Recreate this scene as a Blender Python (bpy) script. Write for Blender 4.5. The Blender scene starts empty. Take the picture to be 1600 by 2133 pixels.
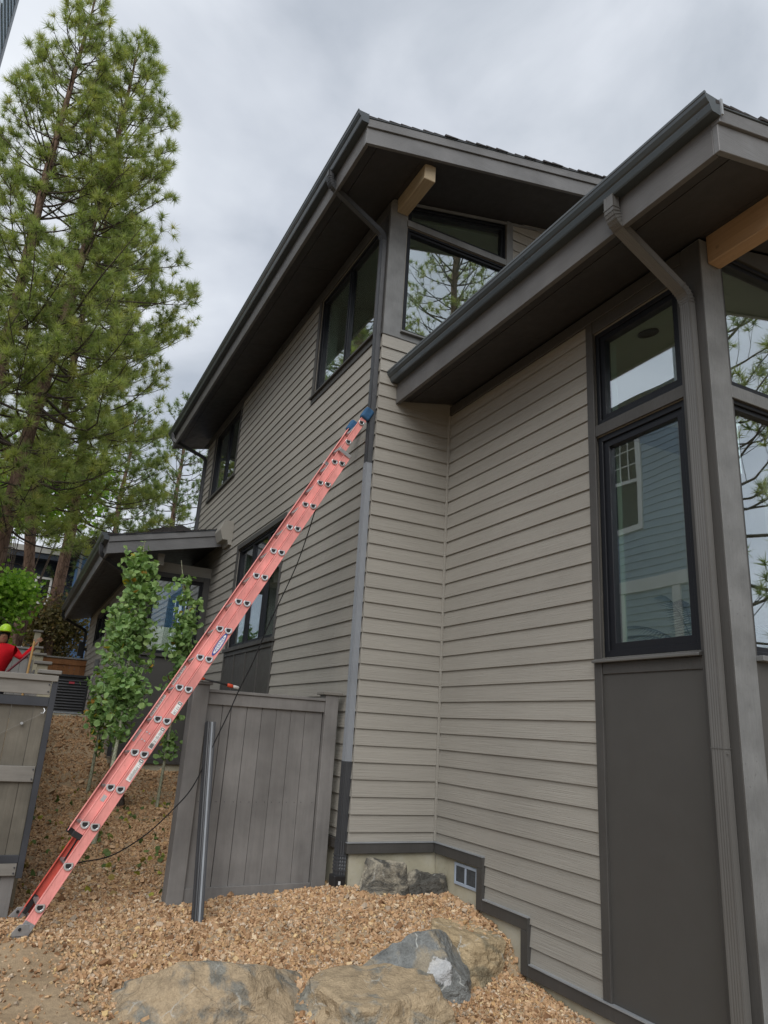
import bpy, math, random
import numpy as np
from mathutils import Vector, Matrix, noise as mnoise

# ------------------------------------------------------------------ camera, world, sun, exposure
scn = bpy.context.scene
col = scn.collection
scn.view_settings.view_transform = 'Standard'
scn.view_settings.look = 'None'
scn.view_settings.exposure = 0.85
scn.view_settings.gamma = 1.0
scn.view_settings.use_curve_mapping = False
scn.cycles.max_bounces = 10
scn.cycles.transparent_max_bounces = 16
scn.cycles.caustics_reflective = False
scn.cycles.caustics_refractive = False

CAM_Z = 1.70
YAW, PITCH, ROLL = 0.453566799, 0.297565669, 0.0622811678
F_PX, IMG_H = 1482.9, 2133.0
fwd = Vector((math.sin(YAW) * math.cos(PITCH), math.cos(YAW) * math.cos(PITCH), math.sin(PITCH)))
rgt = Vector((math.cos(YAW), -math.sin(YAW), 0))
upv = rgt.cross(fwd)
r2 = rgt * math.cos(ROLL) + upv * math.sin(ROLL)
u2 = -rgt * math.sin(ROLL) + upv * math.cos(ROLL)
cd = bpy.data.cameras.new('camera')
cd.sensor_fit = 'VERTICAL'
cd.sensor_height = 24.0
cd.lens = 24.0 * F_PX / IMG_H
cd.clip_start = 0.05
cd.clip_end = 3000
cam = bpy.data.objects.new('camera', cd)
col.objects.link(cam)
cam.matrix_world = Matrix(((r2.x, u2.x, -fwd.x, 0), (r2.y, u2.y, -fwd.y, 0), (r2.z, u2.z, -fwd.z, CAM_Z), (0, 0, 0, 1)))
scn.camera = cam

SUN_DIR = Vector((-0.55, -0.76, 0.90)).normalized()      # towards the sun, behind thick cloud
SUN_EL = math.asin(SUN_DIR.z)
SUN_ROT = math.atan2(SUN_DIR.x, SUN_DIR.y)
w = bpy.data.worlds.new('World')
scn.world = w
w.use_nodes = True
nt = w.node_tree
for n in list(nt.nodes):
    nt.nodes.remove(n)
def wn(t, **kw):
    n = nt.nodes.new(t)
    for k, v in kw.items():
        setattr(n, k, v)
    return n
out = wn('ShaderNodeOutputWorld')
sky = wn('ShaderNodeTexSky', sky_type='NISHITA', sun_disc=False, sun_elevation=SUN_EL, sun_rotation=SUN_ROT)
bg_sky = wn('ShaderNodeBackground'); bg_sky.inputs['Strength'].default_value = 0.06
nt.links.new(sky.outputs[0], bg_sky.inputs['Color'])
tc = wn('ShaderNodeTexCoord')
mp = wn('ShaderNodeMapping'); mp.inputs['Scale'].default_value = (1.0, 1.0, 1.7); mp.inputs['Location'].default_value = (0.4, 1.3, 0.2)
nt.links.new(tc.outputs['Generated'], mp.inputs['Vector'])
nz = wn('ShaderNodeTexNoise'); nz.inputs['Scale'].default_value = 2.6; nz.inputs['Detail'].default_value = 7; nz.inputs['Roughness'].default_value = 0.5; nz.inputs['Distortion'].default_value = 0.35
nt.links.new(mp.outputs[0], nz.inputs['Vector'])
rp = wn('ShaderNodeValToRGB')
rp.color_ramp.elements[0].position = 0.30; rp.color_ramp.elements[0].color = (0.45, 0.495, 0.56, 1)
rp.color_ramp.elements[1].position = 0.66; rp.color_ramp.elements[1].color = (0.83, 0.87, 0.925, 1)
e = rp.color_ramp.elements.new(0.47); e.color = (0.66, 0.70, 0.765, 1)
nt.links.new(nz.outputs['Fac'], rp.inputs['Fac'])
bg_cl = wn('ShaderNodeBackground'); bg_cl.inputs['Strength'].default_value = 0.615
nt.links.new(rp.outputs['Color'], bg_cl.inputs['Color'])
nz2 = wn('ShaderNodeTexNoise'); nz2.inputs['Scale'].default_value = 1.6; nz2.inputs['Detail'].default_value = 5
mp2 = wn('ShaderNodeMapping'); mp2.inputs['Location'].default_value = (3.1, 0.7, 5.2)
nt.links.new(tc.outputs['Generated'], mp2.inputs['Vector']); nt.links.new(mp2.outputs[0], nz2.inputs['Vector'])
rp2 = wn('ShaderNodeValToRGB')      # thin places in the cloud where the blue sky comes through a little
rp2.color_ramp.elements[0].position = 0.28; rp2.color_ramp.elements[0].color = (0.72, 0.72, 0.72, 1)
rp2.color_ramp.elements[1].position = 0.45; rp2.color_ramp.elements[1].color = (0.97, 0.97, 0.97, 1)
nt.links.new(nz2.outputs['Fac'], rp2.inputs['Fac'])
mx = wn('ShaderNodeMixShader')
nt.links.new(rp2.outputs['Color'], mx.inputs[0]); nt.links.new(bg_sky.outputs[0], mx.inputs[1]); nt.links.new(bg_cl.outputs[0], mx.inputs[2])
nt.links.new(mx.outputs[0], out.inputs['Surface'])

sd = bpy.data.lights.new('sun', 'SUN'); sd.energy = 1.5; sd.angle = math.radians(50); sd.color = (1.0, 0.98, 0.955)
so = bpy.data.objects.new('sun', sd); col.objects.link(so)
so.location = (-8, -10, 25)
so.rotation_euler = SUN_DIR.to_track_quat('Z', 'Y').to_euler()

# ------------------------------------------------------------------ materials
MATS = {}
def newmat(name):
    m = bpy.data.materials.new(name); m.use_nodes = True
    t = m.node_tree
    for n in list(t.nodes):
        t.nodes.remove(n)
    o = t.nodes.new('ShaderNodeOutputMaterial')
    MATS[name] = m
    return m, t, o
def L(t, a, b): t.links.new(a, b)
def node(t, typ, **kw):
    n = t.nodes.new(typ)
    for k, v in kw.items():
        if k in ('inp',):
            for kk, vv in v.items():
                n.inputs[kk].default_value = vv
        else:
            setattr(n, k, v)
    return n
def c4(c): return (c[0], c[1], c[2], 1)
def pos(t, scale=(1, 1, 1)):
    g = node(t, 'ShaderNodeNewGeometry')
    m = node(t, 'ShaderNodeMapping'); m.inputs['Scale'].default_value = scale
    L(t, g.outputs['Position'], m.inputs['Vector'])
    return m.outputs[0]
def noise_tex(t, vec, scale, detail=4, rough=.55, dist=0.0):
    n = node(t, 'ShaderNodeTexNoise'); n.inputs['Scale'].default_value = scale; n.inputs['Detail'].default_value = detail
    n.inputs['Roughness'].default_value = rough; n.inputs['Distortion'].default_value = dist
    L(t, vec, n.inputs['Vector'])
    return n.outputs['Fac']
def ramp(t, fac, stops):
    r = node(t, 'ShaderNodeValToRGB')
    els = r.color_ramp.elements
    els[0].position, els[0].color = stops[0][0], c4(stops[0][1])
    els[1].position, els[1].color = stops[-1][0], c4(stops[-1][1])
    for p, c in stops[1:-1]:
        q = els.new(p); q.color = c4(c)
    L(t, fac, r.inputs['Fac'])
    return r.outputs['Color']
def mixc(t, fac, a, b, mode='MIX'):
    m = node(t, 'ShaderNodeMix', data_type='RGBA', blend_type=mode)
    for k, v in ((0, fac), (6, a), (7, b)):
        if hasattr(v, 'is_linked'): L(t, v, m.inputs[k])
        elif k == 0: m.inputs[0].default_value = v
        else: m.inputs[k].default_value = c4(v)
    return m.outputs[2]
def bump(t, h, strength, dist):
    b = node(t, 'ShaderNodeBump'); b.inputs['Strength'].default_value = strength; b.inputs['Distance'].default_value = dist
    L(t, h, b.inputs['Height'])
    return b.outputs[0]
def bsdf(t, o, color, rough=.6, metal=0.0, normal=None, spec=.5):
    p = node(t, 'ShaderNodeBsdfPrincipled')
    if hasattr(color, 'is_linked'): L(t, color, p.inputs['Base Color'])
    else: p.inputs['Base Color'].default_value = c4(color)
    if hasattr(rough, 'is_linked'): L(t, rough, p.inputs['Roughness'])
    else: p.inputs['Roughness'].default_value = rough
    p.inputs['Metallic'].default_value = metal
    p.inputs['Specular IOR Level'].default_value = spec
    if normal is not None: L(t, normal, p.inputs['Normal'])
    L(t, p.outputs[0], o.inputs['Surface'])
    return p
def paint(name, c, rough=.55, var=.12, grain=None, bumpst=.15, nscale=3.0, spec=.4, rnd=0.0, metal=0.0, speck=0.0):
    """a painted or coated surface: faint large-scale mottling, fine grain, per-piece shade"""
    m, t, o = newmat(name)
    f = noise_tex(t, pos(t), nscale, 5)
    lo = tuple(x * (1 - var) for x in c); hi = tuple(min(1, x * (1 + var)) for x in c)
    cc = ramp(t, f, [(.3, lo), (.7, hi)])
    if rnd:
        oi = node(t, 'ShaderNodeObjectInfo')
        v = node(t, 'ShaderNodeMapRange'); v.inputs[3].default_value = 1 - rnd; v.inputs[4].default_value = 1 + rnd
        L(t, oi.outputs['Random'], v.inputs[0])
        cb = node(t, 'ShaderNodeCombineColor')
        for k in range(3): L(t, v.outputs[0], cb.inputs[k])
        cc = mixc(t, 1.0, cc, cb.outputs[0], 'MULTIPLY')
    if speck:
        s = noise_tex(t, pos(t), 60, 2)
        s2 = ramp(t, s, [(.66, (0, 0, 0)), (.74, (1, 1, 1))])
        cc = mixc(t, s2, cc, tuple(x * (1 - speck) for x in c))
    nrm = None
    if grain:
        g = noise_tex(t, pos(t, grain), 1.0, 5, .6, .6)
        nrm = bump(t, g, bumpst, .006)
        gd = ramp(t, g, [(.25, tuple(.86 for _ in c)), (.6, (1.05, 1.05, 1.05))])
        cc = mixc(t, .7, cc, gd, 'MULTIPLY')
    rf = ramp(t, noise_tex(t, pos(t), 9, 3), [(.3, (rough * .85,) * 3), (.7, (min(1, rough * 1.12),) * 3)])
    bsdf(t, o, cc, rf, metal, nrm, spec)
    return m

SID = (0.274, 0.260, 0.230)
paint('siding_x', SID, .62, .07, (24, 1.6, 150), .9, .8, .35, .045)      # boards that run along y
paint('siding_y', SID, .62, .07, (1.6, 24, 150), .9, .8, .35, .045)      # boards that run along x
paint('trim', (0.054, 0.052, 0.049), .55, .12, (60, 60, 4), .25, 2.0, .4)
paint('trim_grey', (0.148, 0.152, 0.152), .6, .22, (70, 70, 9), .5, 4.0, .4, speck=.2)
paint('fascia_shaded', (0.095, 0.092, 0.09), .55, .18, (3, 3, 90), .35, 2.2, .45)  # colour darkened to stand in for the shadow under the gutter
paint('rake_unshaded', (0.135, 0.136, 0.138), .55, .2, (3, 3, 90), .4, 2.2, .45)  # same boards' colour without the painted-in gutter shadow
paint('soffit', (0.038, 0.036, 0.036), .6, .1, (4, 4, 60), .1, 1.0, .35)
paint('panel', (0.060, 0.058, 0.054), .5, .07, None, 0, .7, .4)
paint('gutter', (0.050, 0.060, 0.067), .32, .08, None, 0, 1.5, .5)
paint('downspout', (0.098, 0.096, 0.091), .38, .08, None, 0, 1.5, .5)
paint('downspout_dark', (0.036, 0.038, 0.042), .38, .1, None, 0, 2, .5)
paint('downspout_primer', (0.20, 0.215, 0.235), .34, .1, None, 0, 2, .5)
paint('black_plastic', (0.012, 0.012, 0.013), .4, .1, None, 0, 2, .5)
paint('window_black', (0.007, 0.008, 0.011), .5, .1, None, 0, 2, .3)
paint('shingle', (0.045, 0.042, 0.042), .9, .35, (40, 40, 40), .8, 14, .2)
paint('interior_wall', (0.80, 0.82, 0.74), .85, .03, None, 0, 1, .2)
paint('interior_ceiling', (0.82, 0.84, 0.77), .9, .02, None, 0, 1, .2)
paint('interior_floor', (0.18, 0.13, 0.09), .5, .15, (3, 60, 60), .1, 2, .4)
paint('steel_frame', (0.030, 0.033, 0.040), .4, .2, None, 0, 5, .5)
paint('galvanised', (0.42, 0.43, 0.44), .38, .18, None, 0, 14, .5, metal=.75)
paint('aluminium', (0.60, 0.60, 0.60), .32, .12, None, 0, 20, .5, metal=.8)
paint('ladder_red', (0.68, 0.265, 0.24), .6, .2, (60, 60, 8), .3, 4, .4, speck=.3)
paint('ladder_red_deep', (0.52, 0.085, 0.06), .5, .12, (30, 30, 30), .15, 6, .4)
paint('blue_cover', (0.03, 0.085, 0.17), .8, .25, (60, 60, 60), .4, 12, .2)
paint('sticker_white', (0.72, 0.72, 0.70), .45, .05, None, 0, 8, .4)
paint('sticker_text', (0.12, 0.12, 0.12), .5, .05, None, 0, 8, .4)
paint('sticker_blue', (0.03, 0.075, 0.30), .45, .05, None, 0, 8, .4)
paint('label_red', (0.42, 0.05, 0.07), .5, .1, None, 0, 8, .4)
paint('rope_black', (0.014, 0.014, 0.015), .8, .3, None, 0, 40, .2)
paint('orange_plastic', (0.62, 0.075, 0.03), .45, .1, None, 0, 20, .4)
paint('white_plastic', (0.62, 0.62, 0.60), .45, .1, None, 0, 20, .4)
paint('fence_paint', (0.165, 0.158, 0.151), .62, .2, (26, 26, 1.6), .5, 3.0, .35, .07)
paint('gate_wood', (0.122, 0.111, 0.09), .75, .35, (40, 40, 1.8), .45, 2.4, .25, .1)
paint('gate_rail', (0.175, 0.165, 0.148), .72, .14, (3, 40, 40), .4, 3.0, .25, .05)
paint('post_tan', (0.30, 0.275, 0.20), .75, .12, (40, 40, 2), .4, 3, .25, .05)
paint('cedar', (0.27, 0.125, 0.055), .75, .2, (40, 40, 2), .3, 3, .25, .12)
paint('weathered', (0.28, 0.275, 0.265), .85, .16, (40, 40, 2), .4, 3, .2, .12)
paint('pole_wood', (0.34, 0.20, 0.07), .6, .15, (50, 50, 2), .2, 3, .3)
paint('neighbour_siding', (0.31, 0.39, 0.45), .65, .08, (2, 2, 120), .4, .8, .3, .05)
paint('neighbour_trim', (0.30, 0.33, 0.36), .6, .06, None, 0, 2, .3)
paint('white_trim', (0.66, 0.66, 0.64), .6, .06, None, 0, 2, .3)
paint('navy_siding', (0.022, 0.028, 0.042), .6, .15, (2, 2, 120), .4, 1, .3, .08)
paint('blue_siding', (0.085, 0.17, 0.33), .6, .1, (2, 2, 120), .4, 1, .3, .05)
paint('ac_metal', (0.018, 0.019, 0.021), .45, .15, None, 0, 4, .4)
paint('vent_plastic', (0.30, 0.35, 0.42), .5, .12, None, 0, 9, .4)
paint('vent_mesh', (0.05, 0.055, 0.06), .7, .25, None, 0, 30, .3)
paint('shirt_red', (0.55, 0.012, 0.02), .85, .15, None, 0, 8, .15)
paint('trousers', (0.02, 0.022, 0.03), .85, .2, None, 0, 8, .15)
paint('skin', (0.38, 0.19, 0.12), .55, .08, None, 0, 8, .4)
paint('hair_dark', (0.012, 0.010, 0.009), .7, .2, None, 0, 20, .3)
paint('helmet_lime', (0.42, 0.66, 0.03), .4, .05, None, 0, 8, .5)
paint('maroon_pole', (0.11, 0.012, 0.02), .4, .1, None, 0, 8, .5)
paint('metal_edge', (0.30, 0.32, 0.34), .4, .1, None, 0, 8, .5, metal=.3)
paint('palm_green', (0.03, 0.06, 0.025), .5, .3, None, 0, 20, .3)
paint('boot', (0.02, 0.016, 0.012), .7, .2, None, 0, 8, .3)

def wood_beam(name, c, axis):
    m, t, o = newmat(name)
    sc = [34, 34, 34]; sc[axis] = 1.6
    g = noise_tex(t, pos(t, tuple(sc)), 1.0, 6, .6, 1.2)
    cc = ramp(t, g, [(.2, tuple(x * .62 for x in c)), (.45, tuple(x * .9 for x in c)), (.62, c), (.8, tuple(min(1, x * 1.2) for x in c))])
    k = noise_tex(t, pos(t), 7, 2)
    cc = mixc(t, ramp(t, k, [(.70, (0, 0, 0)), (.76, (.6, .6, .6))]), cc, tuple(x * .4 for x in c))
    bsdf(t, o, cc, .55, 0, bump(t, g, .25, .004), .35)
wood_beam('beam_pale', (0.36, 0.29, 0.19), 1)
wood_beam('beam_orange', (0.36, 0.235, 0.135), 1)

def glass_mat(name='glass', r0=.33, tintc=(.86, .95, .90, 1)):
    m, t, o = newmat(name)
    gl = node(t, 'ShaderNodeBsdfGlossy'); gl.inputs['Roughness'].default_value = 0.0; gl.inputs['Color'].default_value = (.90, .93, 1.0, 1)
    wob = noise_tex(t, pos(t), 1.3, 1)
    b = node(t, 'ShaderNodeBump'); b.inputs['Strength'].default_value = .035; b.inputs['Distance'].default_value = .05
    L(t, wob, b.inputs['Height']); L(t, b.outputs[0], gl.inputs['Normal'])
    tr = node(t, 'ShaderNodeBsdfTransparent'); tr.inputs['Color'].default_value = tintc
    ge = node(t, 'ShaderNodeNewGeometry')
    dt = node(t, 'ShaderNodeVectorMath', operation='DOT_PRODUCT'); L(t, ge.outputs['Normal'], dt.inputs[0]); L(t, ge.outputs['Incoming'], dt.inputs[1])
    ab = node(t, 'ShaderNodeMath', operation='ABSOLUTE'); L(t, dt.outputs['Value'], ab.inputs[0])
    om = node(t, 'ShaderNodeMath', operation='SUBTRACT'); om.inputs[0].default_value = 1.0; L(t, ab.outputs[0], om.inputs[1])
    pw = node(t, 'ShaderNodeMath', operation='POWER'); pw.inputs[1].default_value = 4.0; L(t, om.outputs[0], pw.inputs[0])
    ma = node(t, 'ShaderNodeMath', operation='MULTIPLY_ADD'); ma.inputs[1].default_value = .80; ma.inputs[2].default_value = r0
    L(t, pw.outputs[0], ma.inputs[0])
    mxs = node(t, 'ShaderNodeMixShader')
    L(t, ma.outputs[0], mxs.inputs[0]); L(t, tr.outputs[0], mxs.inputs[1]); L(t, gl.outputs[0], mxs.inputs[2])
    L(t, mxs.outputs[0], o.inputs['Surface'])
glass_mat()
glass_mat('clear_glass', .05, (.98, .98, .98, 1))  # for the added far windows: weak reflection lets more daylight in

def concrete():
    m, t, o = newmat('concrete')
    a = noise_tex(t, pos(t), 2.2, 6, .6); b2 = noise_tex(t, pos(t), 45, 3)
    cc = ramp(t, a, [(.25, (.25, .23, .165)), (.5, (.37, .345, .26)), (.75, (.42, .41, .36))])
    cc = mixc(t, ramp(t, b2, [(.62, (0, 0, 0)), (.75, (.5, .5, .5))]), cc, (.16, .15, .13))
    cc = mixc(t, ramp(t, noise_tex(t, pos(t), 70, 2), [(.72, (0, 0, 0)), (.76, (.8, .8, .8))]), cc, (.55, .54, .5))
    bsdf(t, o, cc, .85, 0, bump(t, b2, .3, .004), .25)
concrete()

def ground_mat():
    m, t, o = newmat('soil')
    g = node(t, 'ShaderNodeNewGeometry')
    a = noise_tex(t, pos(t), 1.1, 6, .65); b2 = noise_tex(t, pos(t), 26, 5, .7); c2 = noise_tex(t, pos(t), 140, 3, .6)
    dirt = ramp(t, a, [(.3, (.27, .195, .12)), (.55, (.36, .275, .18)), (.75, (.41, .325, .22))])
    dirt = mixc(t, .55, dirt, ramp(t, b2, [(.3, (.55, .55, .55)), (.65, (1.15, 1.12, 1.08))]), 'MULTIPLY')
    dirt = mixc(t, .4, dirt, ramp(t, c2, [(.3, (.6, .6, .6)), (.7, (1.25, 1.2, 1.15))]), 'MULTIPLY')
    h = node(t, 'ShaderNodeMath', operation='ADD'); L(t, b2, h.inputs[0]); L(t, c2, h.inputs[1])
    bsdf(t, o, dirt, .95, 0, bump(t, h.outputs[0], .7, .012), .15)
ground_mat()

def gravel_mat():
    m, t, o = newmat('gravel')
    at = node(t, 'ShaderNodeAttribute', attribute_name='tint', attribute_type='GEOMETRY')
    cc = ramp(t, at.outputs['Fac'], [(0, (.17, .09, .045)), (.12, (.34, .20, .105)), (.35, (.45, .29, .165)), (.55, (.50, .345, .215)), (.72, (.46, .29, .14)), (.84, (.30, .245, .185)), (.92, (.62, .50, .37)), (1, (.58, .42, .20))])
    f = noise_tex(t, pos(t), 55, 4)
    cc = mixc(t, .5, cc, ramp(t, f, [(.3, (.62, .6, .58)), (.7, (1.2, 1.18, 1.15))]), 'MULTIPLY')
    big = noise_tex(t, pos(t), .8, 3)
    cc = mixc(t, .5, cc, ramp(t, big, [(.3, (.8, .8, .8)), (.7, (1.1, 1.1, 1.1))]), 'MULTIPLY')
    bsdf(t, o, cc, .85, 0, bump(t, f, .4, .006), .25)
gravel_mat()

def boulder_mat(name, base, grey, seed, white=.5, patch=None, thr=.51):
    m, t, o = newmat(name)
    v = pos(t)
    off = node(t, 'ShaderNodeVectorMath', operation='ADD'); off.inputs[1].default_value = (seed * 3.7, seed * 1.9, seed * .7)
    L(t, v, off.inputs[0]); v = off.outputs[0]
    a = noise_tex(t, v, 2.6, 7, .62, .8); b2 = noise_tex(t, v, 11, 7, .68, .3); c2 = noise_tex(t, v, 70, 4, .6)
    cc = ramp(t, b2, [(.25, tuple(x * .6 for x in base)), (.5, base), (.72, tuple(min(1, x * 1.25) for x in base))])
    gg = ramp(t, b2, [(.3, tuple(x * .45 for x in grey)), (.6, grey), (.8, tuple(x * 1.5 for x in grey))])
    cc = mixc(t, ramp(t, a, [(thr, (0, 0, 0)), (thr + .08, (.9, .9, .9))]), cc, gg)
    # pale mineral veins
    wv = node(t, 'ShaderNodeTexVoronoi', feature='DISTANCE_TO_EDGE'); wv.inputs['Scale'].default_value = 3.4
    dv = node(t, 'ShaderNodeMix', data_type='RGBA'); dv.inputs[0].default_value = .16
    L(t, v, dv.inputs[6])
    nn = node(t, 'ShaderNodeTexNoise'); nn.inputs['Scale'].default_value = 5; nn.inputs['Detail'].default_value = 4; L(t, v, nn.inputs['Vector']); L(t, nn.outputs['Color'], dv.inputs[7])
    L(t, dv.outputs[2], wv.inputs['Vector'])
    vein = ramp(t, wv.outputs['Distance'], [(.0, (1, 1, 1)), (.022, (0, 0, 0))])
    brk = ramp(t, noise_tex(t, v, 6, 4), [(.52, (0, 0, 0)), (.60, (white, white, white))])
    ck = node(t, 'ShaderNodeTexVoronoi', feature='DISTANCE_TO_EDGE'); ck.inputs['Scale'].default_value = 2.3
    cv = node(t, 'ShaderNodeVectorMath', operation='ADD'); cv.inputs[1].default_value = (5.3, 1.7, 2.9); L(t, dv.outputs[2], cv.inputs[0]); L(t, cv.outputs[0], ck.inputs['Vector'])
    cc = mixc(t, ramp(t, ck.outputs['Distance'], [(.0, (.6, .6, .6)), (.006, (0, 0, 0))]), cc, (.09, .075, .055))
    vm = mixc(t, 1.0, vein, brk, 'MULTIPLY')
    cc = mixc(t, vm, cc, (.52, .53, .50))
    if patch:        # chalky white mineral patch
        gp = node(t, 'ShaderNodeNewGeometry'); ds = node(t, 'ShaderNodeVectorMath', operation='DISTANCE'); ds.inputs[1].default_value = patch[:3]
        L(t, gp.outputs['Position'], ds.inputs[0])
        sm = node(t, 'ShaderNodeMath', operation='MULTIPLY_ADD'); L(t, noise_tex(t, v, 14, 5), sm.inputs[0]); sm.inputs[1].default_value = -.16; L(t, ds.outputs['Value'], sm.inputs[2])
        cc = mixc(t, ramp(t, sm.outputs[0], [(patch[3] - .02, (.6, .6, .6)), (patch[3] + .004, (0, 0, 0))]), cc, (.62, .63, .64))
    cc = mixc(t, .5, cc, ramp(t, c2, [(.3, (.65, .65, .65)), (.7, (1.2, 1.2, 1.2))]), 'MULTIPLY')
    h = node(t, 'ShaderNodeMath', operation='ADD'); L(t, b2, h.inputs[0]); L(t, c2, h.inputs[1])
    bsdf(t, o, cc, .85, 0, bump(t, h.outputs[0], .8, .02), .25)
boulder_mat('boulder_tan', (.37, .285, .185), (.22, .22, .195), 1)
boulder_mat('boulder_brown', (.38, .295, .19), (.25, .25, .22), 2)
boulder_mat('boulder_grey', (.28, .245, .185), (.215, .23, .23), 3, .9, (3.10, 4.97, .09, .006), .44)
boulder_mat('boulder_ochre', (.40, .31, .19), (.27, .235, .16), 5, .7)
boulder_mat('stone_lichen', (.34, .31, .245), (.08, .08, .075), 7, .6, None, .45)

def leaf_mat(name, stops, trans=.35, rough=.55, nscale=3.0):
    m, t, o = newmat(name)
    at = node(t, 'ShaderNodeAttribute', attribute_name='tint', attribute_type='GEOMETRY')
    cc = ramp(t, at.outputs['Fac'], stops)
    d = node(t, 'ShaderNodeBsdfPrincipled'); d.inputs['Roughness'].default_value = rough; d.inputs['Specular IOR Level'].default_value = .3
    L(t, cc, d.inputs['Base Color'])
    tl = node(t, 'ShaderNodeBsdfTranslucent')
    L(t, mixc(t, 1.0, cc, (1.1, 1.25, .6), 'MULTIPLY'), tl.inputs['Color'])
    mxs = node(t, 'ShaderNodeMixShader'); mxs.inputs[0].default_value = trans
    L(t, d.outputs[0], mxs.inputs[1]); L(t, tl.outputs[0], mxs.inputs[2]); L(t, mxs.outputs[0], o.inputs['Surface'])
leaf_mat('needles', [(0, (.14, .185, .08)), (.35, (.24, .29, .11)), (.7, (.35, .38, .135)), (.9, (.43, .42, .15)), (1, (.38, .30, .14))], .5, .5)
leaf_mat('needles_far', [(0, (.10, .15, .09)), (.5, (.18, .24, .13)), (1, (.27, .31, .14))], .5, .5)
leaf_mat('aspen_leaf', [(0, (.12, .22, .075)), (.4, (.20, .325, .11)), (.8, (.30, .43, .15)), (.955, (.37, .48, .19)), (.965, (.45, .38, .04)), (.985, (.42, .33, .03)), (1, (.30, .14, .03))], .3, .42)
leaf_mat('bright_leaf', [(0, (.16, .31, .045)), (.5, (.28, .47, .07)), (1, (.40, .58, .11))], .45, .5)
leaf_mat('olive_leaf', [(0, (.075, .07, .03)), (.5, (.15, .13, .055)), (.8, (.22, .17, .07)), (1, (.26, .15, .08))], .35, .55)
leaf_mat('litter', [(0, (.07, .11, .03)), (.5, (.13, .18, .05)), (.8, (.36, .34, .05)), (1, (.25, .16, .07))], .2, .6)

def bark(name, stops, sc, st):
    m, t, o = newmat(name)
    f = noise_tex(t, pos(t, sc), 1.0, 6, .7, .8)
    vo = node(t, 'ShaderNodeTexVoronoi', feature='DISTANCE_TO_EDGE'); vo.inputs['Scale'].default_value = 1.0
    L(t, pos(t, tuple(x * 1.3 for x in sc)), vo.inputs['Vector'])
    cc = ramp(t, f, stops)
    cc = mixc(t, .7, cc, ramp(t, vo.outputs['Distance'], [(.0, (.35, .33, .32)), (.12, (1.05, 1.05, 1.05))]), 'MULTIPLY')
    bsdf(t, o, cc, .9, 0, bump(t, vo.outputs['Distance'], st, .03), .15)
bark('pine_bark', [(.25, (.075, .05, .038)), (.5, (.16, .105, .078)), (.75, (.24, .165, .125))], (9, 9, 3), .8)
bark('pine_twig', [(.25, (.045, .036, .03)), (.75, (.11, .09, .075))], (12, 12, 12), .4)
bark('aspen_bark', [(.25, (.16, .17, .11)), (.6, (.34, .345, .25)), (.8, (.40, .40, .33))], (30, 30, 9), .2)

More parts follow.
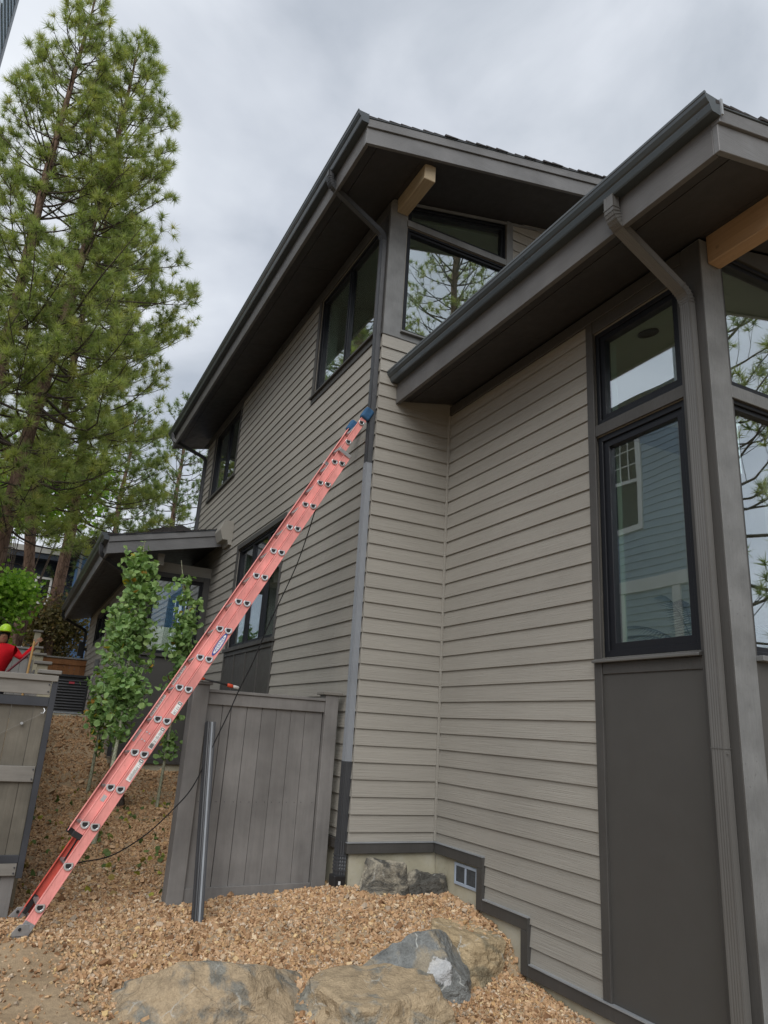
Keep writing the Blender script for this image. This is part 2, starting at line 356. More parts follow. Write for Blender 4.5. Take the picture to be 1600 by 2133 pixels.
# ------------------------------------------------------------------ helpers
WL = {}
def tag(o, label=None, cat=None, group=None, kind=None):
    if label: o['label'] = label
    if cat: o['category'] = cat
    if group: o['group'] = group
    if kind: o['kind'] = kind
    return o
def thing(name, label, cat, loc, group=None):
    o = bpy.data.objects.new(name, None); col.objects.link(o)
    o.empty_display_size = .1
    o.location = loc; WL[o.name] = Vector(loc)
    return tag(o, label, cat, group)
def place(o, parent, centre):
    WL[o.name] = Vector(centre)
    if parent is not None:
        o.parent = parent
        o.location = Vector(centre) - WL[parent.name]
    else:
        o.location = centre
class MB:
    def __init__(s): s.v = []; s.f = []
    def add(s, vs, fs):
        b = len(s.v); s.v += [tuple(p) for p in vs]; s.f += [tuple(i + b for i in f) for f in fs]; return s
    def hexa(s, p):          # p: bottom 4 (ccw), top 4
        return s.add(p, [(3, 2, 1, 0), (4, 5, 6, 7), (0, 1, 5, 4), (1, 2, 6, 5), (2, 3, 7, 6), (3, 0, 4, 7)])
    def box(s, x0, x1, y0, y1, z0, z1):
        return s.hexa([(x0, y0, z0), (x1, y0, z0), (x1, y1, z0), (x0, y1, z0), (x0, y0, z1), (x1, y0, z1), (x1, y1, z1), (x0, y1, z1)])
    def prism(s, poly, vec):
        n = len(poly); vec = Vector(vec); poly = [Vector(p) for p in poly]
        return s.add(poly + [p + vec for p in poly], [tuple(range(n - 1, -1, -1)), tuple(range(n, 2 * n))] + [(i, (i + 1) % n, n + (i + 1) % n, n + i) for i in range(n)])
    def ring(s, outer, inner, vec):
        n = len(outer); vec = Vector(vec)
        O = [Vector(p) for p in outer]; I = [Vector(p) for p in inner]
        vs = O + I + [p + vec for p in O] + [p + vec for p in I]
        fs = []
        for i in range(n):
            j = (i + 1) % n
            fs += [(i, n + i, n + j, j), (2 * n + i, 2 * n + j, 3 * n + j, 3 * n + i), (i, j, 2 * n + j, 2 * n + i), (n + i, 3 * n + i, 3 * n + j, n + j)]
        return s.add(vs, fs)
    def tube(s, path, rad, n=8, cap=True):
        path = [Vector(p) for p in path]
        if not hasattr(rad, '__len__'): rad = [rad] * len(path)
        t0 = (path[1] - path[0]).normalized()
        a = t0.orthogonal().normalized()
        b = len(s.v)
        for i, p in enumerate(path):
            t = (path[min(i + 1, len(path) - 1)] - path[max(i - 1, 0)]).normalized()
            a = (a - t * a.dot(t)).normalized(); c = t.cross(a)
            for k in range(n):
                q = 2 * math.pi * k / n
                s.v.append(tuple(p + (a * math.cos(q) + c * math.sin(q)) * rad[i]))
        for i in range(len(path) - 1):
            for k in range(n):
                k2 = (k + 1) % n
                s.f.append((b + i * n + k, b + i * n + k2, b + (i + 1) * n + k2, b + (i + 1) * n + k))
        if cap:
            s.f.append(tuple(b + k for k in range(n - 1, -1, -1)))
            s.f.append(tuple(b + (len(path) - 1) * n + k for k in range(n)))
        return s
    def sweep(s, path, prof, side):      # prof: (a along side, b along in-plane normal)
        path = [Vector(p) for p in path]; side = Vector(side).normalized(); n = len(prof); b = len(s.v)
        for i, p in enumerate(path):
            d0 = (p - path[i - 1]).normalized() if i else None
            d1 = (path[i + 1] - p).normalized() if i < len(path) - 1 else None
            t = ((d0 or d1) + (d1 or d0)).normalized()
            nn = side.cross(t).normalized()
            k = 1.0
            if d0 and d1: k = 1 / max(.5, math.sqrt(max(.01, (1 + d0.dot(d1)) / 2)))
            for (u, v) in prof: s.v.append(tuple(p + side * u + nn * (v * k)))
        for i in range(len(path) - 1):
            for k in range(n):
                k2 = (k + 1) % n
                s.f.append((b + i * n + k, b + i * n + k2, b + (i + 1) * n + k2, b + (i + 1) * n + k))
        s.f.append(tuple(b + k for k in range(n - 1, -1, -1))); s.f.append(tuple(b + (len(path) - 1) * n + k for k in range(n)))
        return s
    def build(s, name, mat, parent=None, smooth=False, bevel=0.0, seg=1):
        co = np.array(s.v, float); c = (co.min(0) + co.max(0)) / 2
        me = bpy.data.meshes.new(name)
        me.from_pydata((co - c).tolist(), [], s.f)
        me.materials.append(MATS[mat])
        if smooth: me.polygons.foreach_set('use_smooth', [True] * len(me.polygons))
        o = bpy.data.objects.new(name, me); col.objects.link(o)
        place(o, parent, c)
        fix_normals(me)
        if bevel:
            m = o.modifiers.new('bevel', 'BEVEL'); m.width = bevel; m.segments = seg; m.limit_method = 'ANGLE'
        return o
import bmesh
def fix_normals(me):
    bm = bmesh.new(); bm.from_mesh(me); bmesh.ops.recalc_face_normals(bm, faces=bm.faces); bm.to_mesh(me); bm.free()
def np_mesh(name, V, F, mat, parent=None, tint=None, smooth=False):
    """V (n,3), F (m,k) with k corners; tint: per-vertex float"""
    V = np.asarray(V, np.float32); F = np.asarray(F, np.int32); k = F.shape[1]
    c = (V.min(0) + V.max(0)) / 2
    me = bpy.data.meshes.new(name)
    me.vertices.add(len(V)); me.vertices.foreach_set('co', (V - c).ravel())
    me.loops.add(F.size); me.loops.foreach_set('vertex_index', F.ravel())
    me.polygons.add(len(F)); me.polygons.foreach_set('loop_start', np.arange(0, F.size, k, dtype=np.int32))
    if smooth: me.polygons.foreach_set('use_smooth', np.ones(len(F), bool))
    else: me.polygons.foreach_set('use_smooth', np.zeros(len(F), bool))
    me.update(calc_edges=True)
    me.materials.append(MATS[mat])
    if tint is not None:
        a = me.attributes.new('tint', 'FLOAT', 'POINT'); a.data.foreach_set('value', np.asarray(tint, np.float32))
    o = bpy.data.objects.new(name, me); col.objects.link(o)
    place(o, parent, Vector(c.tolist()))
    return o

# ------------------------------------------------------------------ terrain
CTRL = np.array([
    (.38, 6.21, .15), (.3, 6.65, .17), (-.8, 6.6, .17), (1.45, 6.73, .18), (2.2, 6.8, .22), (2.95, 6.95, .25), (3.05, 6.5, .32), (3.33, 6.5, .28), (3.6, 6.5, .255), (3.97, 6.5, .25),
    (3.97, 6.26, .285), (3.97, 5.9, .262), (3.97, 5.6, .215), (3.97, 5.4, .15), (3.6, 5.75, .20), (3.2, 5.65, .16), (2.7, 5.4, .06), (3.0, 6.1, .26), (2.3, 6.2, .20), (1.7, 6.35, .14), (2.0, 5.6, .08), (1.3, 5.7, .06), (2.4, 5.3, .02),
    (3.97, 5.12, -.10), (3.6, 5.0, -.13), (3.97, 4.55, -.13), (3.97, 4.2, -.15), (3.97, 3, -.2), (3.3, 4.6, -.17), (3.0, 4.3, -.19), (2.3, 4.5, -.15), (1.6, 4.8, -.12), (.9, 5.1, -.03), (.6, 5.6, .06), (0, 6.0, .10), (-.8, 5.5, .05), (0, 4.5, .0), (1, 4.2, -.12), (2, 3, -.25), (3.5, 2, -.3),
    (0, 0, -.1), (-3, 3, .0), (4, 0, -.4), (8, -4, -.6), (-3, -6, -.2), (2, -8, -.5), (6, 2, -.3),
    (1.2, 8.0, .27), (2.2, 8.2, .32), (2.95, 8, .33), (.3, 9.3, .33), (1.5, 9.7, .42), (2.9, 10, .48), (.3, 11.7, .58), (1.25, 11.8, .585), (2.05, 10.7, .5), (2.9, 12, .65), (2.9, 13.6, .78), (1.75, 13.6, .80), (.3, 14.1, .87), (1.0, 14.2, .92), (1.7, 15.5, 1.15), (.3, 16.5, 1.37), (1.2, 17.2, 1.5), (1.3, 18.5, 1.60), (.3, 18.5, 1.6), (1.5, 21, 1.68), (0, 22, 1.7), (1, 25, 1.75), (6, 30, 1.9), (-5, 30, 1.8), (0, 40, 2.0),
    (-.5, 13, 1.15), (-1, 9, .5), (-3, 10, .7), (-3, 16, 1.5), (-6, 20, 1.7), (-10, 8, .6), (12, 10, .6), (12, 25, 1.5)], float)
def height(x, y):
    x = np.asarray(x, float); y = np.asarray(y, float)
    sh = x.shape; x = x.ravel(); y = y.ravel(); res = np.zeros_like(x)
    for a in range(0, len(x), 20000):
        dx = x[a:a + 20000, None] - CTRL[None, :, 0]; dy = y[a:a + 20000, None] - CTRL[None, :, 1]
        wgt = 1.0 / (dx * dx + dy * dy + .012) ** 1.9
        res[a:a + 20000] = (wgt * CTRL[None, :, 2]).sum(1) / wgt.sum(1)
    return res.reshape(sh)
def hz(x, y): return float(height(np.array([x]), np.array([y]))[0])
def axis(parts):
    out = []
    for a, b, st in parts:
        out += list(np.arange(a, b, st))
    return np.array(out + [parts[-1][1]])
gx = axis([(-600, -60, 90), (-60, -8, 6.5), (-8, -2, .6), (-2, 4.5, .07), (4.5, 12, .75), (12, 60, 6), (60, 600, 90)])
gy = axis([(-600, -60, 90), (-60, -6, 6), (-6, 3, .6), (3, 9, .07), (9, 20, .16), (20, 40, 1.0), (40, 100, 10), (100, 600, 100)])
GX, GY = np.meshgrid(gx, gy)
GZ = height(GX, GY)
rng = np.random.default_rng(3)
near = (GX > -2) & (GX < 4.5) & (GY > 3) & (GY < 20)
GZ = GZ + np.where(near, rng.normal(0, .006, GX.shape), 0)
nx, ny = len(gx), len(gy)
idx = np.arange(nx * ny).reshape(ny, nx)
F = np.stack([idx[:-1, :-1], idx[:-1, 1:], idx[1:, 1:], idx[1:, :-1]], -1).reshape(-1, 4)
ground = np_mesh('ground', np.stack([GX, GY, GZ], -1).reshape(-1, 3), F, 'soil', smooth=True)
tag(ground, 'bare tan earth sloping up between the houses', 'ground', kind='structure')

# ------------------------------------------------------------------ the house
XW, YF, XN, YN = 3.04, 6.533, 3.968, 3.04       # side wall, return wall, near side wall, near front wall
YFAR = 15.70
house = thing('house', 'large taupe clapboard house with dark trim, timber beams and deep eaves', 'house', (6.0, 9.0, 0.0))

def subtract(lo, hi, cuts):
    segs = [(lo, hi)]
    for c0, c1 in cuts:
        nxt = []
        for a, b in segs:
            if c1 <= a or c0 >= b: nxt.append((a, b)); continue
            if c0 > a: nxt.append((a, c0))
            if c1 < b: nxt.append((c1, b))
        segs = nxt
    return [(a, b) for a, b in segs if b - a > .012]
def P3(ax, plane, a, z, d):
    """point on a wall: ax 'x' = wall facing -x, 'y' = wall facing -y; d is the distance out of the wall"""
    return (plane - d, a, z) if ax == 'x' else (a, plane - d, z)
def pbox(mb, ax, plane, a0, a1, z0, z1, d0, d1):
    if ax == 'x': return mb.box(plane - d1, plane - d0, a0, a1, z0, z1)
    return mb.box(a0, a1, plane - d1, plane - d0, z0, z1)
def wall_core(name, parent, ax, plane, thick, a0, a1, z0, z1, openings, mat):
    mb = MB()
    zs = sorted({z0, z1} | {min(max(q, z0), z1) for o in openings for q in o[2:4]})
    for s0, s1 in zip(zs[:-1], zs[1:]):
        if s1 - s0 < 1e-4: continue
        mid = (s0 + s1) / 2
        for p, q in subtract(a0, a1, [(o[0], o[1]) for o in openings if o[2] < mid < o[3]]):
            pbox(mb, ax, plane, p, q, s0, s1, -thick, 0)
    return mb.build(name, mat, parent)
COURSE0, EXPO = 0.782, 0.1545
def clapboards(parent, ax, plane, a0, a1, z0, z1, openings, mat, seed, maxlen=3.66, name='siding_board', exp=EXPO, c0=COURSE0, thick=.0180):
    rnd = random.Random(seed)
    k = math.floor((z0 - c0) / exp + 1e-6)
    while c0 + k * exp < z1 - .01:
        zb, zt = c0 + k * exp, c0 + (k + 1) * exp
        lo, hi = max(zb, z0), min(zt, z1)
        zs = sorted({lo, hi} | {q for o in openings for q in o[2:4] if lo + .004 < q < hi - .004})
        joints = []
        x = a0 + rnd.uniform(.5, maxlen)
        while x < a1 - .4 and a1 - a0 > maxlen: joints.append(x); x += maxlen
        for s0, s1 in zip(zs[:-1], zs[1:]):
            mid = (s0 + s1) / 2
            for p, q in subtract(a0, a1, [(o[0], o[1]) for o in openings if o[2] < mid < o[3]]):
                cuts = [j for j in joints if p + .3 < j < q - .3]
                ends = [p] + cuts + [q]
                for e0, e1 in zip(ends[:-1], ends[1:]):
                    e0_ = e0 + (.0015 if e0 in cuts else 0); e1_ = e1 - (.0015 if e1 in cuts else 0)
                    top = s1 + (.018 if abs(s1 - zt) < 1e-6 and s1 < z1 - .02 else 0)
                    off = lambda z: thick - (thick - .0025) * (z - zb) / exp
                    jit = rnd.uniform(-.0012, .0012)
                    uc = .014 if abs(s0 - zb) < 1e-6 else 0
                    b, t = off(s0) + jit, max(.0015, off(top) + jit)
                    pts = [P3(ax, plane, e0_, s0, b), P3(ax, plane, e1_, s0, b), P3(ax, plane, e1_, s0 + uc, .0006), P3(ax, plane, e0_, s0 + uc, .0006),
                           P3(ax, plane, e0_, top, t), P3(ax, plane, e1_, top, t), P3(ax, plane, e1_, top, .0006), P3(ax, plane, e0_, top, .0006)]
                    MB().hexa(pts).build(name, mat, parent)
        k += 1
def inset(poly, dist):
    """inset a convex polygon [(a,z)...] given counter-clockwise"""
    n = len(poly); res = []
    for i in range(n):
        p0, p1, p2 = Vector(poly[i - 1]), Vector(poly[i]), Vector(poly[(i + 1) % n])
        d1 = (p1 - p0).normalized(); d2 = (p2 - p1).normalized()
        n1 = Vector((-d1.y, d1.x)); n2 = Vector((-d2.y, d2.x))
        bis = (n1 + n2).normalized()
        res.append(tuple(p1 + bis * (dist / max(.2, bis.dot(n1)))))
    return res
def window(parent, ax, plane, poly, fw=.055, glass_d=-.055, mulls=(), label=None, name='window'):
    """poly: outer edge of the frame; outer casing + inner sash + pane; mulls: list of a positions splitting it"""
    nrm = Vector((-1, 0, 0)) if ax == 'x' else Vector((0, -1, 0))
    m3 = lambda pl, d: [P3(ax, plane, a, z, d) for a, z in pl]
    polys = []
    lo = min(a for a, z in poly); hi = max(a for a, z in poly)
    cuts = [lo] + list(mulls) + [hi]
    def clip(pl, c, keep_less):
        outp = []
        for i in range(len(pl)):
            p, q = pl[i], pl[(i + 1) % len(pl)]
            ip = (p[0] <= c) == keep_less or abs(p[0] - c) < 1e-9
            iq = (q[0] <= c) == keep_less or abs(q[0] - c) < 1e-9
            if ip: outp.append(p)
            if ip != iq:
                f = (c - p[0]) / (q[0] - p[0]); outp.append((c, p[1] + f * (q[1] - p[1])))
        return outp
    f1 = inset(poly, fw * .55)
    win = MB().ring(m3(poly, -.11), m3(f1, -.11), nrm * .100).build(name, 'window_black', parent, bevel=.003)
    if label: win['label'] = label
    for c0_, c1_ in zip(cuts[:-1], cuts[1:]):
        pl = f1
        g = .012
        if c0_ > lo: pl = clip(pl, c0_ + g, False)
        if c1_ < hi: pl = clip(pl, c1_ - g, True)
        f2 = inset(pl, fw * .62)
        MB().ring(m3(pl, -.10), m3(f2, -.10), nrm * .072).build('sash', 'window_black', win, bevel=.003)
        MB().prism(m3(inset(f2, -.006), glass_d - .008), nrm * .006).build('pane', 'glass', win)
    for c in mulls:
        mb = MB(); zs_ = [z for a, z in f1]
        pbox(mb, ax, plane, c - .0115, c + .0115, min(zs_) + .002, max(zs_) - .002, -.10, -.02); mb.build('mullion', 'window_black', win)
    return win
def rect(a0, a1, z0, z1): return [(a0, z0), (a1, z0), (a1, z1), (a0, z1)]
def ccw(ax, poly): return poly
def trimbox(parent, ax, plane, a0, a1, z0, z1, d, mat='trim', name='trim_board', d0=.0008, bevel=.003):
    mb = MB(); pbox(mb, ax, plane, a0, a1, z0, z1, d0, d)
    return mb.build(name, mat, parent, bevel=bevel)

# --- main side wall (faces -x)
WB = (6.79, 8.72, 6.165, 7.70); WFAR = (12.88, 14.88, 6.225, 7.70); WLOW = (9.42, 11.80, 2.83, 4.52)
sw = wall_core('side_wall', house, 'x', XW, .16, YF + .01, YFAR, .62, 7.86, [WB, WFAR, WLOW], 'siding_x')
grow = lambda o, g, gz=None: (o[0] - g, o[1] + g, o[2] - (g if gz is None else gz), o[3] + g)
open_side = [(6.533, WB[1] + .07, WB[2] - .13, 7.9), (WFAR[0] - .07, WFAR[1] + .07, WFAR[2] - .06, 7.9), (WLOW[0] - .07, WLOW[1] + .09, .7, WLOW[3] + .08)]
clapboards(sw, 'x', XW, YF + .002, YFAR, .70, 7.72, open_side, 'siding_x', 11)
tw = []
trimbox(sw, 'x', XW, YF + .002, YFAR, 7.722, 7.858, .028, 'trim', 'frieze_board')
trimbox(sw, 'x', XW, YF - .028, 13.62, .605, .695, .032, 'trim', 'base_trim')
for (a0, a1, z0, z1), nm in ((WB, 1), (WFAR, 2), (WLOW, 3)):
    lo_t = YF + .003 if nm == 1 else a0 - .068
    trimbox(sw, 'x', XW, lo_t, a0 + .004, z0 - .05, z1 + .02, .026, 'trim', 'casing_board')
    trimbox(sw, 'x', XW, a1 - .004, a1 + .068, z0 - .05, z1 + .02, .0262, 'trim', 'casing_board')
    if nm == 3: trimbox(sw, 'x', XW, a0 - .068, a1 + .068, z1 - .004, z1 + .078, .0275, 'trim', 'casing_board')
    else: trimbox(sw, 'x', XW, lo_t, a1 + .068, z1 - .004, 7.721, .0245, 'trim', 'casing_board')
win1 = window(house, 'x', XW, rect(*WB)[::1], mulls=(7.755,))
MB().hexa([(2.985, 6.60, 6.115), (3.04, 6.60, 6.115), (3.04, 8.80, 6.115), (2.985, 8.80, 6.115), (2.985, 6.60, 6.143), (3.04, 6.60, 6.163), (3.04, 8.80, 6.163), (2.985, 8.80, 6.143)]).build('window_sill', 'trim', win1, bevel=.003)
trimbox(win1, 'x', XW, 6.60, 8.78, 6.035, 6.114, .022, 'trim', 'apron')
win2 = window(house, 'x', XW, rect(*WFAR), mulls=(13.87,))
MB().box(2.985, 3.04, 12.79, 14.97, 6.165, 6.22).build('window_sill', 'trim', win2, bevel=.003)
win3 = window(house, 'x', XW, rect(*WLOW), mulls=(10.22, 11.02))
MB().box(2.98, 3.04, 9.33, 11.9, 2.765, 2.825).build('window_sill', 'trim', win3, bevel=.003)
mb = MB(); pbox(mb, 'x', XW, 9.352, 11.888, .70, 2.762, .0008, .012); pn = mb.build('wall_panel', 'panel', house)
for q in (9.352, 9.97, 10.60, 11.23, 11.84):
    trimbox(pn, 'x', XW, q, q + .048, .702, 2.70, .03, 'panel', 'batten')
trimbox(pn, 'x', XW, 9.352, 11.888, 2.70, 2.763, .031, 'panel', 'batten')

# --- return wall (faces -y), gable windows above
GL = (3.265, 4.735)
def soff_main(x): return 7.738 + .225 * (x - 2.31)
rw = wall_core('return_wall', house, 'y', YF, .16, XW + .001, 9.0, .62, 7.90, [(GL[0], GL[1], 6.14, 7.60), (GL[0], GL[1], 7.69, 8.6)], 'siding_y')
mb = MB()
for a0, a1 in ((3.041, GL[0]), (GL[1], 9.0)):
    mb.prism([(a0, YF, 7.90), (a1, YF, 7.90), (a1, YF, max(7.901, soff_main(a1) - .02)), (a0, YF, max(7.9005, soff_main(a0) - .02))], (0, .16, 0))
mb.build('gable_wall', 'siding_y', house)
clapboards(rw, 'y', YF, XW - .018, XN + .3, .70, 6.04, [], 'siding_y', 21)
clapboards(rw, 'y', YF, XN + .3, 9.0, 5.3, 6.04, [], 'siding_y', 22)
clapboards(rw, 'y', YF, GL[1] + .10, 9.0, 6.04, 8.5, [], 'siding_y', 23)
trimbox(rw, 'y', YF, XW - .033, XN - .031, .600, .690, .030, 'trim', 'base_trim')
MB().box(XW - .04, XN - .032, YF - .038, YF - .001, .690, .699).build('drip_cap', 'metal_edge', rw)
trimbox(rw, 'y', YF, XN - .034, XN - .004, .70, 5.37, .034, 'siding_y', 'inside_corner_trim')
cp = MB().box(XW - .014, GL[0] - .012, YF - .012, YF + .10, 6.045, 7.875).build('corner_post', 'trim_grey', house, bevel=.004)
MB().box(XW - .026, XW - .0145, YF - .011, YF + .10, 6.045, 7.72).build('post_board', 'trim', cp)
trimbox(rw, 'y', YF, XW - .012, 4.9, 6.042, 6.118, .010, 'trim_grey', 'apron')
trimbox(rw, 'y', YF, GL[1] - .004, GL[1] + .095, 6.12, 8.30, .024, 'trim_grey', 'casing_board')
trimbox(rw, 'y', YF, GL[0] - .01, GL[1] - .005, 7.602, 7.688, .022, 'trim_grey', 'casing_board')
MB().prism([(3.05, YF - .02, 7.865), (9, YF - .02, soff_main(9) - .04), (9, YF - .02, soff_main(9) + .0), (3.05, YF - .02, soff_main(3.05) - .002)], (0, .0194, 0)).build('frieze_board', 'trim_grey', rw)
gw = window(house, 'y', YF, [(GL[0], 6.142), (GL[1], 6.142), (GL[1], 7.60), (GL[0], 7.60)])
MB().box(3.235, 4.82, YF - .05, YF - .001, 6.118, 6.141).build('window_sill', 'trim_grey', gw, bevel=.003)
gu = window(house, 'y', YF, [(GL[0], 7.69), (GL[1], 7.69), (GL[1], soff_main(GL[1]) - .045), (GL[0], soff_main(GL[0]) - .045)])

# --- near side wall (faces -x): clapboards, stepped base trim, tall window bay
nwall = wall_core('near_side_wall', house, 'x', XN, .16, YN + .165, YF - .001, -.05, 5.36, [(3.262, 4.19, 4.245, 5.12), (3.262, 4.19, 2.33, 4.145), (5.70, 7, -1, .60), (5.07, 7, -1, .27)], 'siding_x')
steps = [(5.682, 7, -1, .692), (5.052, 7, -1, .362)]
clapboards(nwall, 'x', XN, 4.246, YF - .036, .045, 5.235, steps, 'siding_x', 31)
trimbox(nwall, 'x', XN, 4.164, 4.2445, .045, 5.236, .027, 'trim', 'casing_board')
trimbox(nwall, 'x', XN, 3.201, YF - .02, 5.237, 5.345, .030, 'trim', 'frieze_board')
st = [(5.682, YF - .033, .598, .690), (5.682, 5.772, .268, .5975), (5.052, 5.6815, .268, .360), (5.052, 5.142, -.048, .2675), (YN + .0, 5.0515, -.048, .040)]
for a0, a1, z0, z1 in st:
    trimbox(nwall, 'x', XN, a0, a1, z0, z1, .032, 'trim', 'base_trim')
for a0, a1, z in ((5.678, YF - .03, .6905), (5.048, 5.66, .3605), (YN, 5.03, .0405)):
    MB().box(XN - .042, XN - .001, a0, a1, z, z + .010).build('drip_cap', 'metal_edge', nwall)
for a, z0, z1 in ((5.6715, .362, .69), (5.0415, .042, .36)):
    MB().box(XN - .041, XN - .001, a, a + .010, z0, z1).build('drip_cap', 'trim', nwall)
nw_up = window(house, 'x', XN, rect(3.262, 4.166, 4.247, 5.118), fw=.075)
nw_lo = window(house, 'x', XN, rect(3.262, 4.166, 2.332, 4.143), fw=.09)
trimbox(nwall, 'x', XN, 3.201, 4.1635, 4.146, 4.244, .020, 'trim', 'casing_board')
trimbox(nwall, 'x', XN, 3.201, 4.1635, 5.121, 5.2365, .022, 'trim', 'casing_board')
trimbox(nwall, 'x', XN, 3.201, 3.261, .045, 5.12, .0235, 'trim', 'casing_board')
MB().hexa([(3.905, 3.25, 2.288), (3.968, 3.25, 2.288), (3.968, 4.235, 2.288), (3.905, 4.235, 2.288), (3.905, 3.25, 2.306), (3.968, 3.25, 2.33), (3.968, 4.235, 2.33), (3.905, 4.235, 2.306)]).build('window_sill', 'downspout', nw_lo, bevel=.003)
trimbox(nwall, 'x', XN, 3.262, 4.1635, 2.205, 2.287, .018, 'trim', 'casing_board')
mb = MB(); pbox(mb, 'x', XN, 3.262, 4.1635, .052, 2.2045, .0008, .006); mb.build('wall_panel', 'panel', house)
npost = MB().box(XN - .014, 4.165, YN - .012, YN + .160, -.05, 5.36).build('corner_post', 'trim_grey', house, bevel=.004)
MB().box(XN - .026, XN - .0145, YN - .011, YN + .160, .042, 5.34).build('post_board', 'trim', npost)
# near front wall (faces -y), only its left edge is in the picture
fw_ = wall_core('near_front_wall', house, 'y', YN, .16, 4.166, 9.0, -.05, 5.36, [(4.19, 5.80, 2.30, 4.105), (4.19, 5.80, 4.205, 5.36)], 'panel')
def soff_near(x): return 5.21 + .218 * (x - 3.242)
window(house, 'y', YN, [(4.172, 2.30), (5.80, 2.30), (5.80, 4.107), (4.172, 4.107)])
window(house, 'y', YN, [(4.172, 4.207), (5.80, 4.207), (5.80, 5.359), (4.172, soff_near(4.172) - .07)])
trimbox(fw_, 'y', YN, 4.166, 6.0, 4.1075, 4.2065, .012, 'trim_grey', 'casing_board')
MB().box(4.168, 6.0, YN - .06, YN - .001, 2.262, 2.296).build('window_sill', 'trim_grey', fw_, bevel=.003)
mb = MB()
mb.prism([(4.166, YN, 5.361), (9, YN, 5.361), (9, YN, soff_near(9) - .01), (4.166, YN, soff_near(4.166) - .01)], (0, .16, 0)); mb.build('gable_wall', 'panel', house)
# foundations
mb = MB()
mb.box(XN + .012, XN + .18, YN, YF, -.7, .6); mb.box(XW + .012, XN + .02, YF + .010, YF + .2, -.4, .61); mb.box(XW + .012, XW + .2, YF + .2, YFAR, -.3, .61); mb.box(XN + .02, 9, YN + .02, YN + .2, -.8, -.04)
mb.build('foundation', 'concrete', house)
# crawl-space vent in the foundation
v = MB().ring([P3('x', XN, a, z, -.011) for a, z in rect(5.80, 6.175, .392, .575)], [P3('x', XN, a, z, -.011) for a, z in inset(rect(5.80, 6.175, .392, .575), .026)], (-.014, 0, 0)).build('vent', 'vent_plastic', house, bevel=.002)
MB().box(XN + .0015, XN + .010, 5.826, 6.149, .418, .549).build('vent_screen', 'vent_mesh', v)
MB().box(XN - .004, XN + .001, 5.975, 6.0, .42, .548).build('vent_bar', 'vent_plastic', v)

def jamb(parent, x0, x1, o):
    a0, a1, z0, z1 = o
    for q in ((x0, x1, a1 - .032, a1 - .002, z0 + .03, z1 - .03), (x0, x1, a0 + .002, a0 + .032, z0 + .03, z1 - .03), (x0, x1, a0 + .002, a1 - .002, z1 - .0295, z1 - .001), (x0, x1 + .02, a0 + .002, a1 - .002, z0 + .001, z0 + .0295)):
        MB().box(*q).build('jamb_liner', 'interior_ceiling', parent)
jamb(nw_up, XN + .113, XN + .22, (3.262, 4.166, 4.247, 5.118)); jamb(nw_lo, XN + .113, XN + .22, (3.262, 4.166, 2.332, 4.143))
jamb(win1, XW + .113, XW + .26, WB); jamb(win2, XW + .113, XW + .22, WFAR); jamb(win3, XW + .113, XW + .22, WLOW)
# --- rooms behind the glass
mb = MB()
mb.box(4.14, 8.6, 3.25, 6.5, 1.45, 1.5); mb.box(3.22, 8.6, 6.72, 15.5, 5.0, 5.05); mb.box(3.22, 8.6, 6.72, 15.5, 1.6, 1.65)
mb.build('room_floor', 'interior_floor', house)
mb = MB()
mb.box(4.14, 8.98, 6.45, 6.52, 1.5, 5.6);
mb.box(3.22, 8.6, 8.95, 9.03, 5.05, 8.9); mb.box(3.22, 8.6, 15.45, 15.52, 1.6, 8.9); mb.box(3.22, 8.6, 12.4, 12.48, 1.65, 8.9); mb.box(3.22, 8.6, 9.0, 9.08, 1.65, 4.9)
mb.build('room_wall', 'interior_wall', house)
mb = MB()
sc_n = lambda x: soff_near(x) - .13
sc_m = lambda x: soff_main(x) - .12
mb.prism([(4.13, 3.21, sc_n(4.13)), (8.6, 3.21, sc_n(8.6)), (8.6, 3.21, sc_n(8.6) + .05), (4.13, 3.21, sc_n(4.13) + .05)], (0, 3.3, 0))
mb.prism([(3.21, 6.70, sc_m(3.21)), (8.6, 6.70, sc_m(8.6)), (8.6, 6.70, sc_m(8.6) + .05), (3.21, 6.70, sc_m(3.21) + .05)], (0, 8.8, 0))
mb.box(3.21, 8.6, 6.70, 15.5, 4.85, 4.9)
mb.build('ceiling', 'interior_ceiling', house)
cl = thing('ceiling_light', 'dark round recessed lamp in the ceiling behind the near upper window', 'lamp', (4.66, 4.19, sc_n(4.66) - .006))
mb = MB(); q = Vector((4.66, 4.19, sc_n(4.66) - .004)); ax_ = Vector((1, 0, .218)).normalized(); nn = Vector((-.218, 0, 1)).normalized(); yy = Vector((0, 1, 0))
circ = lambda r, h: [q + (ax_ * math.cos(k * math.pi / 12) + yy * math.sin(k * math.pi / 12)) * r + nn * h for k in range(24)]
MB().ring(circ(.095, -.012), circ(.07, -.012), nn * .012).build('rim', 'black_plastic', cl)
MB().prism(circ(.069, -.004), nn * .003).build('baffle', 'black_plastic', cl)

